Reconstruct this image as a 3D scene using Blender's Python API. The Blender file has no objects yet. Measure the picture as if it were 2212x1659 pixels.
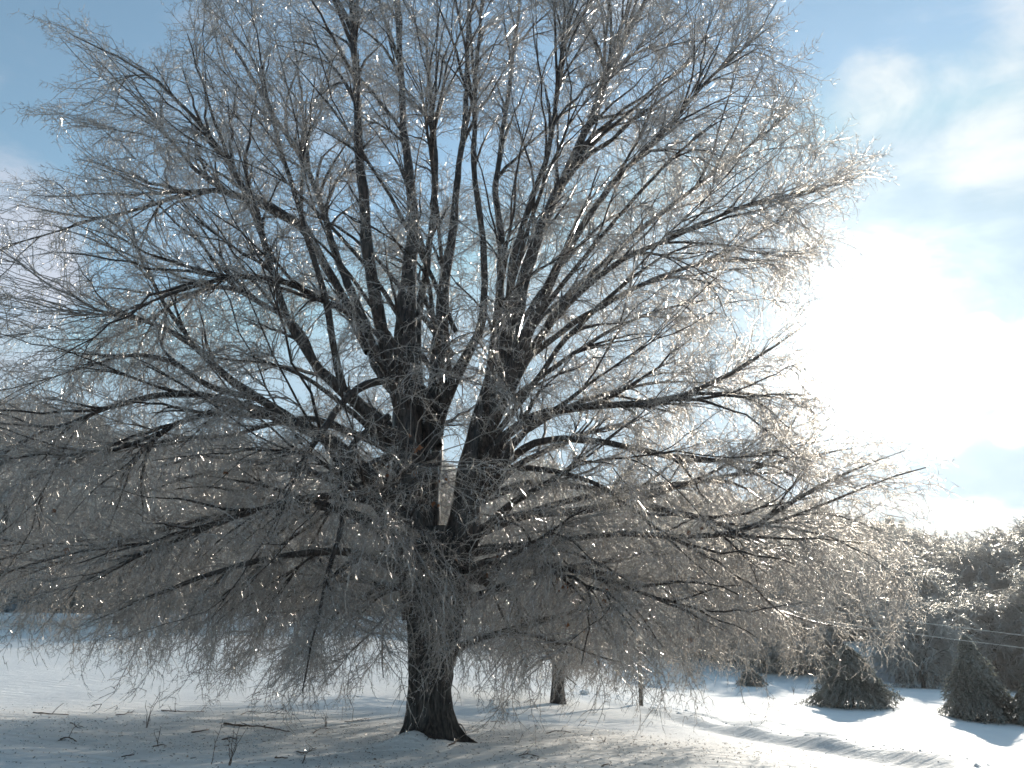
import bpy, math, random
import numpy as np
from mathutils import Vector, noise as mnoise

# ------------------------------------------------------------------ camera, world, sun, exposure
S = bpy.context.scene
R = math.radians
PITCH = R(18.4)
CAM = np.array([0.0, 0.0, 1.6])
FPX = 1736.0                      # focal length in photo units (2212 wide)
SUN_EL, SUN_AZ = R(18.5), R(25.4)  # azimuth clockwise from +Y

cam_d = bpy.data.cameras.new("camera")
cam_d.lens = 36 * FPX / 2212
cam_d.sensor_width = 36
cam_d.clip_end = 3000
cam = bpy.data.objects.new("camera", cam_d)
cam.location = CAM
cam.rotation_euler = (R(90) + PITCH, 0, 0)
S.collection.objects.link(cam)
S.camera = cam


def pdir(px, py):
    u = (px - 1106) / FPX
    v = (829.5 - py) / FPX
    return np.array([u, math.cos(PITCH) - v * math.sin(PITCH), math.sin(PITCH) + v * math.cos(PITCH)])


def P(px, py, Y):
    d = pdir(px, py)
    return CAM + d * (Y / d[1])


def PX(px, Y):                    # world x for a column near the ground
    return P(px, 1480, Y)[0]


def unit(v):
    v = np.asarray(v, float)
    return v / (np.linalg.norm(v, axis=-1, keepdims=True) + 1e-9)


SUNV = np.array([math.sin(SUN_AZ) * math.cos(SUN_EL), math.cos(SUN_AZ) * math.cos(SUN_EL), math.sin(SUN_EL)])

S.view_settings.view_transform = 'Standard'
S.view_settings.look = 'None'
S.view_settings.gamma = 1
S.view_settings.use_curve_mapping = False
S.view_settings.exposure = 0.62
S.cycles.max_bounces = 8
S.cycles.diffuse_bounces = 3
S.cycles.glossy_bounces = 3
S.cycles.transmission_bounces = 4
S.cycles.transparent_max_bounces = 12
S.cycles.use_adaptive_sampling = True
S.cycles.adaptive_threshold = 0.03
S.cycles.sample_clamp_indirect = 10
S.cycles.use_denoising = True
S.cycles.filter_width = 1.6

sl = bpy.data.lights.new("sun", 'SUN')
sl.energy = 2.95
sl.angle = R(0.6)
sl.color = (1.0, 0.92, 0.80)
so = bpy.data.objects.new("sun", sl)
so.rotation_euler = Vector(SUNV).to_track_quat('Z', 'Y').to_euler()
so.location = (60, 120, 60)
S.collection.objects.link(so)


class N:
    """tiny node helper"""
    def __init__(self, tree):
        self.t = tree
        tree.nodes.clear()

    def __call__(self, typ, **kw):
        n = self.t.nodes.new(typ)
        for k, v in kw.items():
            if k.startswith('i_'):
                key = k[2:]
                s = n.inputs[int(key)] if key.isdigit() else n.inputs[key.replace('_', ' ')]
                if isinstance(v, bpy.types.NodeSocket):
                    self.t.links.new(v, s)
                else:
                    s.default_value = v
            else:
                setattr(n, k, v)
        return n

    def math(self, op, a, b=0.0, c=0.0, clamp=False):
        return self('ShaderNodeMath', operation=op, use_clamp=clamp, i_0=a, i_1=b, i_2=c).outputs[0]

    def ramp(self, x, a, b, lo=0.0, hi=1.0, smooth=True):
        n = self('ShaderNodeMapRange', interpolation_type='SMOOTHSTEP' if smooth else 'LINEAR')
        for k, v in (('Value', x), ('From Min', a), ('From Max', b), ('To Min', lo), ('To Max', hi)):
            if isinstance(v, bpy.types.NodeSocket):
                self.t.links.new(v, n.inputs[k])
            else:
                n.inputs[k].default_value = v
        return n.outputs[0]

    def mix(self, f, a, b, blend='MIX'):
        n = self('ShaderNodeMix', data_type='RGBA', blend_type=blend)
        for i, v in ((0, f), (6, a), (7, b)):
            if isinstance(v, bpy.types.NodeSocket):
                self.t.links.new(v, n.inputs[i])
            else:
                n.inputs[i].default_value = v
        return n.outputs[2]

    def noise(self, vec, scale, detail=4, rough=.55, dist=0.0):
        n = self('ShaderNodeTexNoise', i_Vector=vec, i_Scale=scale, i_Detail=detail, i_Roughness=rough, i_Distortion=dist)
        return n.outputs[0]


def build_world():
    w = bpy.data.worlds.new("World")
    S.world = w
    w.use_nodes = True
    n = N(w.node_tree)
    tc = n('ShaderNodeTexCoord').outputs['Generated']
    sky = n('ShaderNodeTexSky', sky_type='NISHITA', sun_disc=False, sun_elevation=SUN_EL, sun_rotation=SUN_AZ,
            altitude=200, air_density=1.0, dust_density=0.08, ozone_density=1.0).outputs[0]
    # direction normalised
    d = n('ShaderNodeVectorMath', operation='NORMALIZE', i_0=tc).outputs[0]

    def dot(v):
        return n('ShaderNodeVectorMath', operation='DOT_PRODUCT', i_0=d, i_1=tuple(unit(v))).outputs['Value']
    cs = dot(SUNV)
    # blue of the clear winter air
    sky = n.mix(1.0, sky, (0.90, 0.94, 0.82, 1), 'MULTIPLY')
    sky = n.mix(1.0, sky, (2.1, 2.9, 3.5, 1), 'DARKEN')
    # cloud cover: large patches at directions in the sky, broken by noise
    stretch = n('ShaderNodeVectorMath', operation='MULTIPLY', i_0=d, i_1=(1, 1, 2.0)).outputs[0]
    n1 = n.noise(stretch, 5.5, 8, .62, .6)
    n2 = n.noise(stretch, 13.0, 5, .6, .5)
    nn = n.math('ADD', n.math('MULTIPLY', n1, .72), n.math('MULTIPLY', n2, .28))
    cov = None
    patches = [  # px, py, angular radius deg, weight
        (2060, 240, 8.5, .17), (1870, 190, 4, .22), (2200, 330, 5, .18), (2250, 60, 4, .15),
        (-60, 470, 8, .36), (30, 640, 6, .28), (-200, 900, 12, .3), (1320, 20, 4, .20), (700, 300, 4, .18),
        (2290, 800, 5, .5), (2120, 715, 1.6, .5), (2180, 930, 1.7, .45), (2030, 940, 2.6, .4),
        (2090, 1165, 3.6, .6), (2250, 1190, 3.2, .55), (1950, 1140, 3.6, .5), (1800, 1150, 3, .4), (1700, 560, 9, .12), (1960, 860, 5, .2),
        (1960, 640, 6, .22), (2180, 1090, 3, .12)]
    for px, py, rad, wt in patches:
        g = n.ramp(dot(pdir(px, py)), math.cos(R(rad)), 1.0, 0, wt)
        cov = g if cov is None else n.math('ADD', cov, g)
    cl = n.ramp(n.math('ADD', nn, n.math('MINIMUM', cov, .38)), .62, .98, 0, .88)
    # general thin cirrus everywhere else
    thin = n.ramp(nn, .50, .75, 0, .30)
    cl = n.math('MAXIMUM', cl, thin)
    # sunlight scattered through the thin cloud round the sun
    a = n.math('POWER', n.math('MAXIMUM', cs, 0.0), 7.0)
    b = n.math('POWER', n.math('MAXIMUM', cs, 0.0), 60.0)
    c = n.math('POWER', n.math('MAXIMUM', cs, 0.0), 240.0)
    glow = n.math('ADD', n.math('MULTIPLY', a, .20), n.math('ADD', n.math('MULTIPLY', b, .75), n.math('MULTIPLY', c, 9.0)))
    glow = n.math('MULTIPLY', glow, n.ramp(nn, .35, .65, .5, 1.5))
    ccol = n('ShaderNodeCombineColor', i_0=n.math('MULTIPLY_ADD', a, 1.5, 3.0), i_1=n.math('MULTIPLY_ADD', a, 1.5, 3.15),
             i_2=n.math('MULTIPLY_ADD', a, .8, 3.6)).outputs[0]
    col = n.mix(cl, sky, ccol)
    gcol = n('ShaderNodeCombineColor', i_0=glow, i_1=n.math('MULTIPLY', glow, .99), i_2=n.math('MULTIPLY', glow, .95)).outputs[0]
    col = n.mix(1.0, col, gcol, 'ADD')
    bg = n('ShaderNodeBackground', i_Color=col, i_Strength=0.15)
    out = n('ShaderNodeOutputWorld', i_Surface=bg.outputs[0])


build_world()

rng = np.random.default_rng(7)
random.seed(7)
C = S.collection


# ------------------------------------------------------------------ materials
def new_mat(name):
    m = bpy.data.materials.new(name)
    m.use_nodes = True
    n = N(m.node_tree)
    out = n('ShaderNodeOutputMaterial')
    return m, n, out


def principled(n, **kw):
    b = n('ShaderNodeBsdfPrincipled')
    for k, v in kw.items():
        s = b.inputs[k.replace('_', ' ')]
        if isinstance(v, bpy.types.NodeSocket):
            n.t.links.new(v, s)
        else:
            s.default_value = v
    return b


def mat_snow():
    m, n, out = new_mat("snow")
    pos = n('ShaderNodeNewGeometry').outputs['Position']
    big = n.noise(pos, .35, 3, .5)
    mid = n.noise(n('ShaderNodeVectorMath', operation='MULTIPLY', i_0=pos, i_1=(1.0, 2.6, 1)).outputs[0], 1.6, 5, .6)
    crust = n.noise(pos, 11.0, 5, .65)
    fine = n.noise(pos, 55.0, 3, .6)
    wv = n('ShaderNodeTexWave', i_Vector=pos, i_Scale=.55, i_Distortion=9.0, i_Detail=3.0, bands_direction='Y').outputs['Fac']
    h = n.math('ADD', n.math('MULTIPLY', mid, .10), n.math('MULTIPLY', crust, .018))
    h = n.math('ADD', h, n.math('MULTIPLY', fine, .004))
    h = n.math('ADD', h, n.math('MULTIPLY', wv, .02))
    bump = n('ShaderNodeBump', i_Strength=.8, i_Distance=1.0, i_Height=h)
    col = n.mix(n.ramp(big, .3, .7), (.82, .80, .775, 1), (.88, .855, .82, 1))
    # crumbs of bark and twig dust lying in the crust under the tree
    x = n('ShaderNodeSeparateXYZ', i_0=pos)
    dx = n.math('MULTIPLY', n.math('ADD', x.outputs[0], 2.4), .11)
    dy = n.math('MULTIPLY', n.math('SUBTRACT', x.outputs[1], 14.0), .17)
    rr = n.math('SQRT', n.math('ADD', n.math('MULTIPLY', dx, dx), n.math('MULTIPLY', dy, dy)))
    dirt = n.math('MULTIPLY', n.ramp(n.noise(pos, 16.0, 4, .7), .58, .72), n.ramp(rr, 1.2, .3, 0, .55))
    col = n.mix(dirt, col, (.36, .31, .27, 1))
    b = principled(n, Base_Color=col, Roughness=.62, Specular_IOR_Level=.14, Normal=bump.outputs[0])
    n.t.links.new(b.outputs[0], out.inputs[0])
    return m


def mat_bark(name="bark", col=(.045, .036, .03), ice=.5):
    m, n, out = new_mat(name)
    tc = n('ShaderNodeNewGeometry').outputs['Position']
    st = n('ShaderNodeVectorMath', operation='MULTIPLY', i_0=tc, i_1=(1, 1, .18)).outputs[0]
    f = n.noise(st, 22.0, 6, .65, .3)
    g = n.noise(tc, 3.0, 3, .5)
    c = n.mix(n.ramp(f, .35, .7), (col[0] * .35, col[1] * .35, col[2] * .35, 1), (col[0] * 2.3, col[1] * 2.3, col[2] * 2.3, 1))
    c = n.mix(n.ramp(g, .45, .7, 0, .4), c, (.09, .085, .075, 1))
    bump = n('ShaderNodeBump', i_Strength=1.0, i_Distance=.06, i_Height=f)
    b = principled(n, Base_Color=c, Roughness=.75, Specular_IOR_Level=.25, Coat_Weight=ice, Coat_Roughness=.16, Coat_IOR=1.31,
                   Normal=bump.outputs[0])
    n.t.links.new(b.outputs[0], out.inputs[0])
    return m


def mat_ice_twig(name, core, clear, frost, rough=.22, tfac=.35, glint=.14, clearness=.25):
    """bark core seen through a coat of clear ice: part diffuse, part light passing through, part mirror"""
    m, n, out = new_mat(name)
    pos = n('ShaderNodeNewGeometry').outputs['Position']
    f = n.noise(pos, 6.0, 3, .6)
    g = n.noise(pos, 45.0, 2, .5)
    col = n.mix(n.ramp(f, .35, .7), core, frost)
    dif = principled(n, Base_Color=col, Roughness=rough, Specular_IOR_Level=.9, Coat_Weight=1.0, Coat_Roughness=.12, Coat_IOR=1.33)
    t1 = n('ShaderNodeBsdfTranslucent', i_Color=clear)
    t2 = n('ShaderNodeBsdfRefraction', i_Color=clear, i_Roughness=.40, i_IOR=1.22)
    tl = n('ShaderNodeMixShader', i_Fac=.65, i_1=t1.outputs[0], i_2=t2.outputs[0])
    tr = n('ShaderNodeBsdfTransparent', i_Color=(.93, .95, .97, 1))
    a = n('ShaderNodeMixShader', i_Fac=n.ramp(g, .35, .65, tfac * .4, tfac * 1.4), i_1=dif.outputs[0], i_2=tl.outputs[0])
    gl = n('ShaderNodeBsdfGlossy', i_Color=(1, .95, .88, 1), i_Roughness=.19)
    a = n('ShaderNodeMixShader', i_Fac=n.ramp(g, .38, .62, glint * .5, glint * 1.4), i_1=a.outputs[0], i_2=gl.outputs[0])
    b = n('ShaderNodeMixShader', i_Fac=n.ramp(g, .35, .7, clearness * .55, clearness * 1.35), i_1=a.outputs[0], i_2=tr.outputs[0])
    n.t.links.new(b.outputs[0], out.inputs[0])
    return m


def mat_simple(name, col, rough=.8, spec=.3, var=.25, scale=8.0, bump=.0):
    m, n, out = new_mat(name)
    pos = n('ShaderNodeNewGeometry').outputs['Position']
    f = n.noise(pos, scale, 4, .6)
    c = n.mix(n.ramp(f, .3, .7), tuple(x * (1 - var) for x in col) + (1,), tuple(x * (1 + var) for x in col) + (1,))
    kw = dict(Base_Color=c, Roughness=rough, Specular_IOR_Level=spec)
    if bump:
        kw['Normal'] = n('ShaderNodeBump', i_Strength=.8, i_Distance=bump, i_Height=f).outputs[0]
    b = principled(n, **kw)
    n.t.links.new(b.outputs[0], out.inputs[0])
    return m


def mat_siding(name, col):
    m, n, out = new_mat(name)
    pos = n('ShaderNodeNewGeometry').outputs['Position']
    f = n.noise(pos, 3.0, 4, .6)
    c = n.mix(n.ramp(f, .3, .7), tuple(x * .8 for x in col) + (1,), tuple(x * 1.15 for x in col) + (1,))
    b = principled(n, Base_Color=c, Roughness=.7)
    n.t.links.new(b.outputs[0], out.inputs[0])
    return m


M = dict(
    snow=mat_snow(),
    bark=mat_bark(),
    limb=mat_bark("icy_bark", (.052, .038, .031), .8),
    branch=mat_bark("icy_branch_bark", (.045, .031, .025), .8),
    shoot=mat_ice_twig("iced_shoot_bark", (.085, .055, .043, 1), (.9, .85, .78, 1), (.18, .135, .11, 1), .2, .35, .14, .30),
    twig=mat_ice_twig("ice_coated_twig", (.12, .074, .055, 1), (.95, .87, .77, 1), (.30, .215, .17, 1), .17, .50, .30, .34),
    icicle=mat_ice_twig("clear_ice", (.5, .5, .52, 1), (.95, .95, .95, 1), (.75, .76, .78, 1), .08, .5, .45),
    farbark=mat_simple("distant_bark", (.06, .052, .047), .85, .2),
    farcrown=mat_ice_twig("frosted_crown", (.13, .115, .105, 1), (.92, .88, .80, 1), (.50, .465, .43, 1), .3, .6, .3),
    needles=mat_ice_twig("icy_conifer_needles", (.030, .042, .022, 1), (.34, .36, .28, 1), (.17, .18, .145, 1), .35, .3, .2, .1),
    leaf=mat_simple("dead_leaf_brown", (.20, .08, .035), .6, .3),
    stick=mat_simple("fallen_wood", (.12, .085, .065), .8, .3, .4, 20),
    wood=mat_simple("weathered_pole_wood", (.10, .085, .07), .85, .2, .3, 12, .01),
    metal=mat_simple("dull_metal", (.25, .25, .25), .5, .5, .1),
    wall=mat_siding("shed_siding", (.34, .36, .38)),
    dark=mat_simple("dark_trim", (.05, .05, .055), .7),
    wire=mat_simple("iced_wire", (.62, .60, .56), .3, .8, .1),
    litter=mat_simple("bark_crumbs", (.24, .19, .155), .8, .3, .5, 30),
)


# ------------------------------------------------------------------ mesh helpers
def mesh_np(name, verts, quads=None, tris=None, mat=None, smooth=True):
    me = bpy.data.meshes.new(name)
    verts = np.ascontiguousarray(verts, dtype=np.float32).reshape(-1, 3)
    nq = 0 if quads is None else len(quads)
    nt = 0 if tris is None else len(tris)
    loops = []
    if nq:
        loops.append(np.asarray(quads, np.int32).ravel())
    if nt:
        loops.append(np.asarray(tris, np.int32).ravel())
    loops = np.concatenate(loops)
    starts = np.concatenate([np.arange(nq, dtype=np.int32) * 4, nq * 4 + np.arange(nt, dtype=np.int32) * 3]).astype(np.int32)
    me.vertices.add(len(verts))
    me.vertices.foreach_set("co", verts.ravel())
    me.loops.add(len(loops))
    me.loops.foreach_set("vertex_index", loops)
    me.polygons.add(nq + nt)
    me.polygons.foreach_set("loop_start", starts)
    me.update(calc_edges=True)
    me.polygons.foreach_set("use_smooth", np.full(nq + nt, smooth, dtype=bool))
    if mat:
        me.materials.append(mat)
    return me


def obj(name, me, parent=None, loc=(0, 0, 0), **props):
    o = bpy.data.objects.new(name, me)
    C.objects.link(o)
    o.location = [float(v) for v in loc]
    if parent is not None:
        o.parent = parent
    for k, v in props.items():
        o[k] = v
    return o


def empty(name, loc, **props):
    o = bpy.data.objects.new(name, None)
    C.objects.link(o)
    o.location = [float(v) for v in loc]
    o.empty_display_size = .2
    for k, v in props.items():
        o[k] = v
    return o


class Geo:
    def __init__(self):
        self.v, self.q, self.t, self.n = [], [], [], 0

    def add(self, v, q=None, t=None):
        v = np.asarray(v, float).reshape(-1, 3)
        if q is not None and len(q):
            self.q.append(np.asarray(q, np.int64).reshape(-1, 4) + self.n)
        if t is not None and len(t):
            self.t.append(np.asarray(t, np.int64).reshape(-1, 3) + self.n)
        self.v.append(v)
        self.n += len(v)

    def mesh(self, name, mat, smooth=True, origin=None):
        v = np.concatenate(self.v)
        if origin is not None:
            v = v - np.asarray(origin)
        return mesh_np(name, v, np.concatenate(self.q) if self.q else None, np.concatenate(self.t) if self.t else None, mat, smooth)

    def box(self, lo, hi):
        x0, y0, z0 = lo
        x1, y1, z1 = hi
        v = [(x0, y0, z0), (x1, y0, z0), (x1, y1, z0), (x0, y1, z0), (x0, y0, z1), (x1, y0, z1), (x1, y1, z1), (x0, y1, z1)]
        self.add(v, [(0, 3, 2, 1), (4, 5, 6, 7), (0, 1, 5, 4), (1, 2, 6, 5), (2, 3, 7, 6), (3, 0, 4, 7)])


def frames(T):
    """per-node frames from tangents T (...,3)"""
    ref = np.zeros_like(T)
    main = T[..., 0:1, :] if T.ndim == 3 else T[0:1]
    az = np.abs(main[..., 2:3]) < .8
    ref[...] = np.where(az, np.array([0, 0, 1.0]), np.array([1.0, 0.2, 0]))
    u = unit(np.cross(T, ref))
    w = np.cross(T, u)
    return u, w


def tubes(geo, Pn, Rn, k=3, cap=False):
    """batch of polylines Pn (N,M,3), radii Rn (N,M) -> swept tubes with k sides"""
    Pn = np.asarray(Pn, float)
    Rn = np.asarray(Rn, float)
    Nn, Mm, _ = Pn.shape
    T = np.empty_like(Pn)
    T[:, 1:-1] = Pn[:, 2:] - Pn[:, :-2] if Mm > 2 else T[:, 1:-1]
    T[:, 0] = Pn[:, 1] - Pn[:, 0]
    T[:, -1] = Pn[:, -1] - Pn[:, -2]
    T = unit(T)
    u, w = frames(T)
    ang = np.arange(k) / k * 2 * np.pi
    ca, sa = np.cos(ang), np.sin(ang)
    V = Pn[:, :, None, :] + Rn[:, :, None, None] * (ca[None, None, :, None] * u[:, :, None, :] + sa[None, None, :, None] * w[:, :, None, :])
    idx = np.arange(Nn * Mm * k).reshape(Nn, Mm, k)
    a = idx[:, :-1, :]
    b = np.roll(a, -1, axis=2)
    c = idx[:, 1:, :]
    d = np.roll(c, -1, axis=2)
    q = np.stack([a, b, d, c], -1).reshape(-1, 4)
    t = None
    if cap and k > 3:
        t = np.stack([np.repeat(idx[:, -1, 0:1], k - 2, 1), idx[:, -1, 1:-1], idx[:, -1, 2:]], -1).reshape(-1, 3)
    geo.add(V.reshape(-1, 3), q, t)


def spikes(geo, A, B, r):
    """three-sided tapering spikes from A to B (N,3), base radius r (N,)"""
    T = unit(B - A)
    u, w = frames(T[:, None, :])
    u, w = u[:, 0], w[:, 0]
    n = len(A)
    V = np.empty((n, 4, 3))
    for j in range(3):
        an = j * 2 * np.pi / 3
        V[:, j] = A + r[:, None] * (math.cos(an) * u + math.sin(an) * w)
    V[:, 3] = B
    i = np.arange(n)[:, None] * 4
    t = np.concatenate([i + np.array([[0, 1, 3]]), i + np.array([[1, 2, 3]]), i + np.array([[2, 0, 3]])])
    geo.add(V.reshape(-1, 3), None, t)


def scatter(name, parent, pts, euler, scale, index, meshes, **props):
    """one stuff object whose points carry copies of the given meshes"""
    src = bpy.data.collections.new(name + "_sources")
    for i, me in enumerate(meshes):
        o = bpy.data.objects.new("%s_%03d" % (name, i), me)
        src.objects.link(o)
    me = bpy.data.meshes.new(name)
    me.vertices.add(len(pts))
    me.vertices.foreach_set("co", np.ascontiguousarray(pts, np.float32).ravel())
    for an, ty, dat, key in (("turn", 'FLOAT_VECTOR', euler, "vector"), ("size", 'FLOAT', scale, "value"), ("pick", 'INT', index, "value")):
        at = me.attributes.new(an, ty, 'POINT')
        at.data.foreach_set(key, np.ascontiguousarray(dat, np.int32 if ty == 'INT' else np.float32).ravel())
    o = obj(name, me, parent, **props)
    ng = bpy.data.node_groups.new(name + "_scatter", 'GeometryNodeTree')
    ng.interface.new_socket("Geometry", in_out='INPUT', socket_type='NodeSocketGeometry')
    ng.interface.new_socket("Geometry", in_out='OUTPUT', socket_type='NodeSocketGeometry')
    nn = ng.nodes
    gi, go = nn.new('NodeGroupInput'), nn.new('NodeGroupOutput')
    ci = nn.new('GeometryNodeCollectionInfo')
    ci.inputs['Collection'].default_value = src
    ci.inputs['Separate Children'].default_value = True
    ip = nn.new('GeometryNodeInstanceOnPoints')
    ip.inputs['Pick Instance'].default_value = True
    L = ng.links.new
    for an, ty, sock in (("turn", 'FLOAT_VECTOR', 'Rotation'), ("size", 'FLOAT', 'Scale'), ("pick", 'INT', 'Instance Index')):
        na = nn.new('GeometryNodeInputNamedAttribute')
        na.data_type = ty
        na.inputs['Name'].default_value = an
        L([q for q in na.outputs if q.enabled and q.name == 'Attribute'][0], ip.inputs[sock])
    L(gi.outputs[0], ip.inputs['Points'])
    L(ci.outputs[0], ip.inputs['Instance'])
    L(ip.outputs[0], go.inputs[0])
    o.modifiers.new("scatter", 'NODES').node_group = ng
    return o


def catmull(pts, step=.25):
    pts = np.asarray(pts, float)
    p = np.vstack([2 * pts[0] - pts[1], pts, 2 * pts[-1] - pts[-2]])
    out = []
    for i in range(1, len(p) - 2):
        L = np.linalg.norm(p[i + 1, :3] - p[i, :3])
        m = max(2, int(L / step))
        t = np.linspace(0, 1, m, endpoint=False)[:, None]
        out.append(.5 * ((2 * p[i]) + (-p[i - 1] + p[i + 1]) * t + (2 * p[i - 1] - 5 * p[i] + 4 * p[i + 1] - p[i + 2]) * t ** 2
                         + (-p[i - 1] + 3 * p[i] - 3 * p[i + 1] + p[i + 2]) * t ** 3))
    out.append(p[-2:-1])
    return np.vstack(out)


# ------------------------------------------------------------------ ground
CTRL = []


def ctl(px, py, Y):
    p = P(px, py, Y)
    CTRL.append((p[0], p[1], p[2]))


for a in [(925, 1600, 14.5), (400, 1600, 14.0), (0, 1560, 14.5), (0, 1480, 24), (0, 1400, 42), (0, 1345, 66), (400, 1470, 28), (400, 1365, 58),
          (785, 1383, 56), (785, 1500, 26), (876, 1398, 53), (992, 1424, 47), (1100, 1455, 42), (1195, 1483, 38), (1205, 1521, 28), (1382, 1527, 31.5),
          (1500, 1556, 27), (1625, 1588, 23.5), (1800, 1622, 20), (2050, 1662, 17), (1400, 1600, 17), (1700, 1640, 15), (1500, 1655, 12.6),
          (2200, 1640, 27), (1840, 1528, 52), (1700, 1560, 40), (2105, 1552, 46), (2212, 1565, 45), (1622, 1482, 66), (1995, 1488, 80),
          (1900, 1474, 92), (2212, 1500, 78), (1500, 1452, 92), (1300, 1400, 95), (1100, 1362, 95), (900, 1335, 100), (700, 1322, 110),
          (400, 1318, 110), (0, 1312, 100), (1100, 1410, 64), (900, 1385, 70), (1400, 1485, 62), (-300, 1330, 66), (-300, 1500, 20), (2500, 1520, 70)]:
    ctl(*a)
CTRL += [(0, 0, 0), (-10, 0, .9), (10, 0, -1.0), (0, -40, 1.5), (-40, -30, 4), (40, -30, -3), (60, 20, -4.5), (-60, 20, 5), (70, 70, -5), (-70, 60, 6)]
CTRL = np.array(CTRL)


def tps_k(r2):
    return .5 * r2 * np.log(r2 + 1e-6)


def tps_fit(c, lam=1.0):
    n = len(c)
    d2 = ((c[:, None, :2] - c[None, :, :2]) ** 2).sum(-1)
    K = tps_k(d2) + lam * np.eye(n)
    Pm = np.hstack([np.ones((n, 1)), c[:, :2]])
    A = np.block([[K, Pm], [Pm.T, np.zeros((3, 3))]])
    return np.linalg.solve(A, np.concatenate([c[:, 2], np.zeros(3)]))


WT = tps_fit(CTRL, 2.0)
TRUNK = np.array([P(925, 1600, 14.5)[0], 14.5])
# lane: runs along the crest of the near slope
LANE = catmull([(P(px, py, Y)[0], Y, 0) for px, py, Y in
                [(500, 1345, 66), (785, 1378, 58), (992, 1420, 48.5), (1195, 1479, 39.5), (1382, 1521, 33), (1500, 1550, 28.3), (1625, 1580, 24.8),
                 (1800, 1612, 21), (2050, 1652, 17.6), (2300, 1690, 14.6), (2700, 1750, 10.5)]], .5)[:, :2]

HILL_AZ = np.radians([-180, -75, -50, -34, -13, 5, 13, 25.5, 32, 45, 75, 180])
HILL_H = np.array([6, 28, 40, 45, 38, 32, 29, 19, 14, 12, 8, 6.0])
HILL_D0 = np.array([140, 120, 112, 108, 102, 98, 97, 96, 92, 90, 110, 140.0])


def lane_dist(x, y):
    out = np.full(x.shape, 1e9)
    side = np.zeros(x.shape)
    near = (x > -45) & (x < 60) & (y > 0) & (y < 80)
    if near.any():
        pts = np.stack([x[near], y[near]], -1)
        best = np.full(len(pts), 1e9)
        sd = np.zeros(len(pts))
        for i in range(0, len(LANE) - 1):
            a, b = LANE[i], LANE[i + 1]
            ab = b - a
            t = np.clip(((pts - a) @ ab) / (ab @ ab), 0, 1)
            q = pts - (a + t[:, None] * ab)
            d = np.hypot(q[:, 0], q[:, 1])
            s = np.sign(ab[0] * q[:, 1] - ab[1] * q[:, 0])
            m = d < best
            best[m] = d[m]
            sd[m] = s[m]
        out[near] = best
        side[near] = sd
    return out, side


def ground_z(x, y, detail=True):
    x = np.atleast_1d(np.asarray(x, float))
    y = np.atleast_1d(np.asarray(y, float))
    sh = x.shape
    x, y = x.ravel(), y.ravel()
    r = np.hypot(x, y)
    s = np.minimum(1, 100.0 / np.maximum(r, 1e-6))
    xc, yc = x * s, y * s
    z = np.empty_like(x)
    for i in range(0, len(x), 20000):
        sl_ = slice(i, i + 20000)
        d2 = (xc[sl_, None] - CTRL[None, :, 0]) ** 2 + (yc[sl_, None] - CTRL[None, :, 1]) ** 2
        z[sl_] = tps_k(d2) @ WT[:-3] + WT[-3] + WT[-2] * xc[sl_] + WT[-1] * yc[sl_]
    az = np.arctan2(x, y)
    H = np.interp(az, HILL_AZ, HILL_H)
    D0 = np.interp(az, HILL_AZ, HILL_D0)
    t = np.clip((r - D0) / 135.0, 0, 1)
    hz = H * (t * t * (3 - 2 * t)) + np.clip(r - D0 - 135, 0, 400) * .02
    z = z * (1 - .6 * t) + hz + 2.2 * t * np.sin(az * 21 + 1) + 1.2 * t * np.sin(az * 47 + r * .03)
    if detail:
        # raised lane with a bank on the near side
        ld, side = lane_dist(x, y)
        bank = np.interp(y, [13, 17, 24, 29, 36], [.18, .25, .25, .08, .01])
        tt = np.clip((ld - 1.35) / .85, 0, 1)
        prof = 1 - tt * tt * (3 - 2 * tt)
        bank = bank * (1 + .3 * np.sin(x * 1.1 + y * .7) + .2 * np.sin(x * 2.9 - y * 1.3))
        ditch = np.exp(-((ld - 2.3) / .7) ** 2) * (side > 0) * 0
        rut = np.exp(-((ld - .62) / .17) ** 2) * .045
        z = z + bank * prof - rut * (ld < 3) - ditch
        # soft hollows and drifts
        z = z + .05 * np.sin(x * .45 + y * .2) * np.sin(y * .33 - x * .11) + .02 * np.sin(x * 1.7 + 1.3 * np.sin(y * .6))
        # snow blown up against the trunk
        dx, dy = x - TRUNK[0], y - TRUNK[1]
        z = z + .16 * np.exp(-((dx + .12) ** 2 + (dy + .35) ** 2) / .42)
        z = z + .11 * np.exp(-((dx + .22) ** 2 * 9 + (dy + .55) ** 2 * 8))
    return z.reshape(sh)


def gz(x, y):
    return float(ground_z(np.array([x]), np.array([y]))[0])


def build_ground():
    def axis(near0, near1, step, far0, far1, n0, n1):
        mid = np.arange(near0, near1 + 1e-6, step)
        g = 1.0 - np.geomspace(1, 1e-3, 2)
        lo = near0 - np.geomspace(step, near0 - far0, n0)[::-1]
        hi = near1 + np.geomspace(step, far1 - near1, n1)
        return np.concatenate([lo, mid, hi])
    xs = axis(-13, 21, .11, -700, 700, 90, 90)
    ys = axis(9, 35, .11, -300, 1100, 40, 190)
    X, Y = np.meshgrid(xs, ys)
    Z = ground_z(X, Y)
    nx, ny = len(xs), len(ys)
    idx = np.arange(nx * ny).reshape(ny, nx)
    q = np.stack([idx[:-1, :-1], idx[:-1, 1:], idx[1:, 1:], idx[1:, :-1]], -1).reshape(-1, 4)
    me = mesh_np("snowy_ground", np.stack([X, Y, Z], -1), q, None, M['snow'])
    obj("snowy_ground", me, kind="structure")


build_ground()


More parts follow.
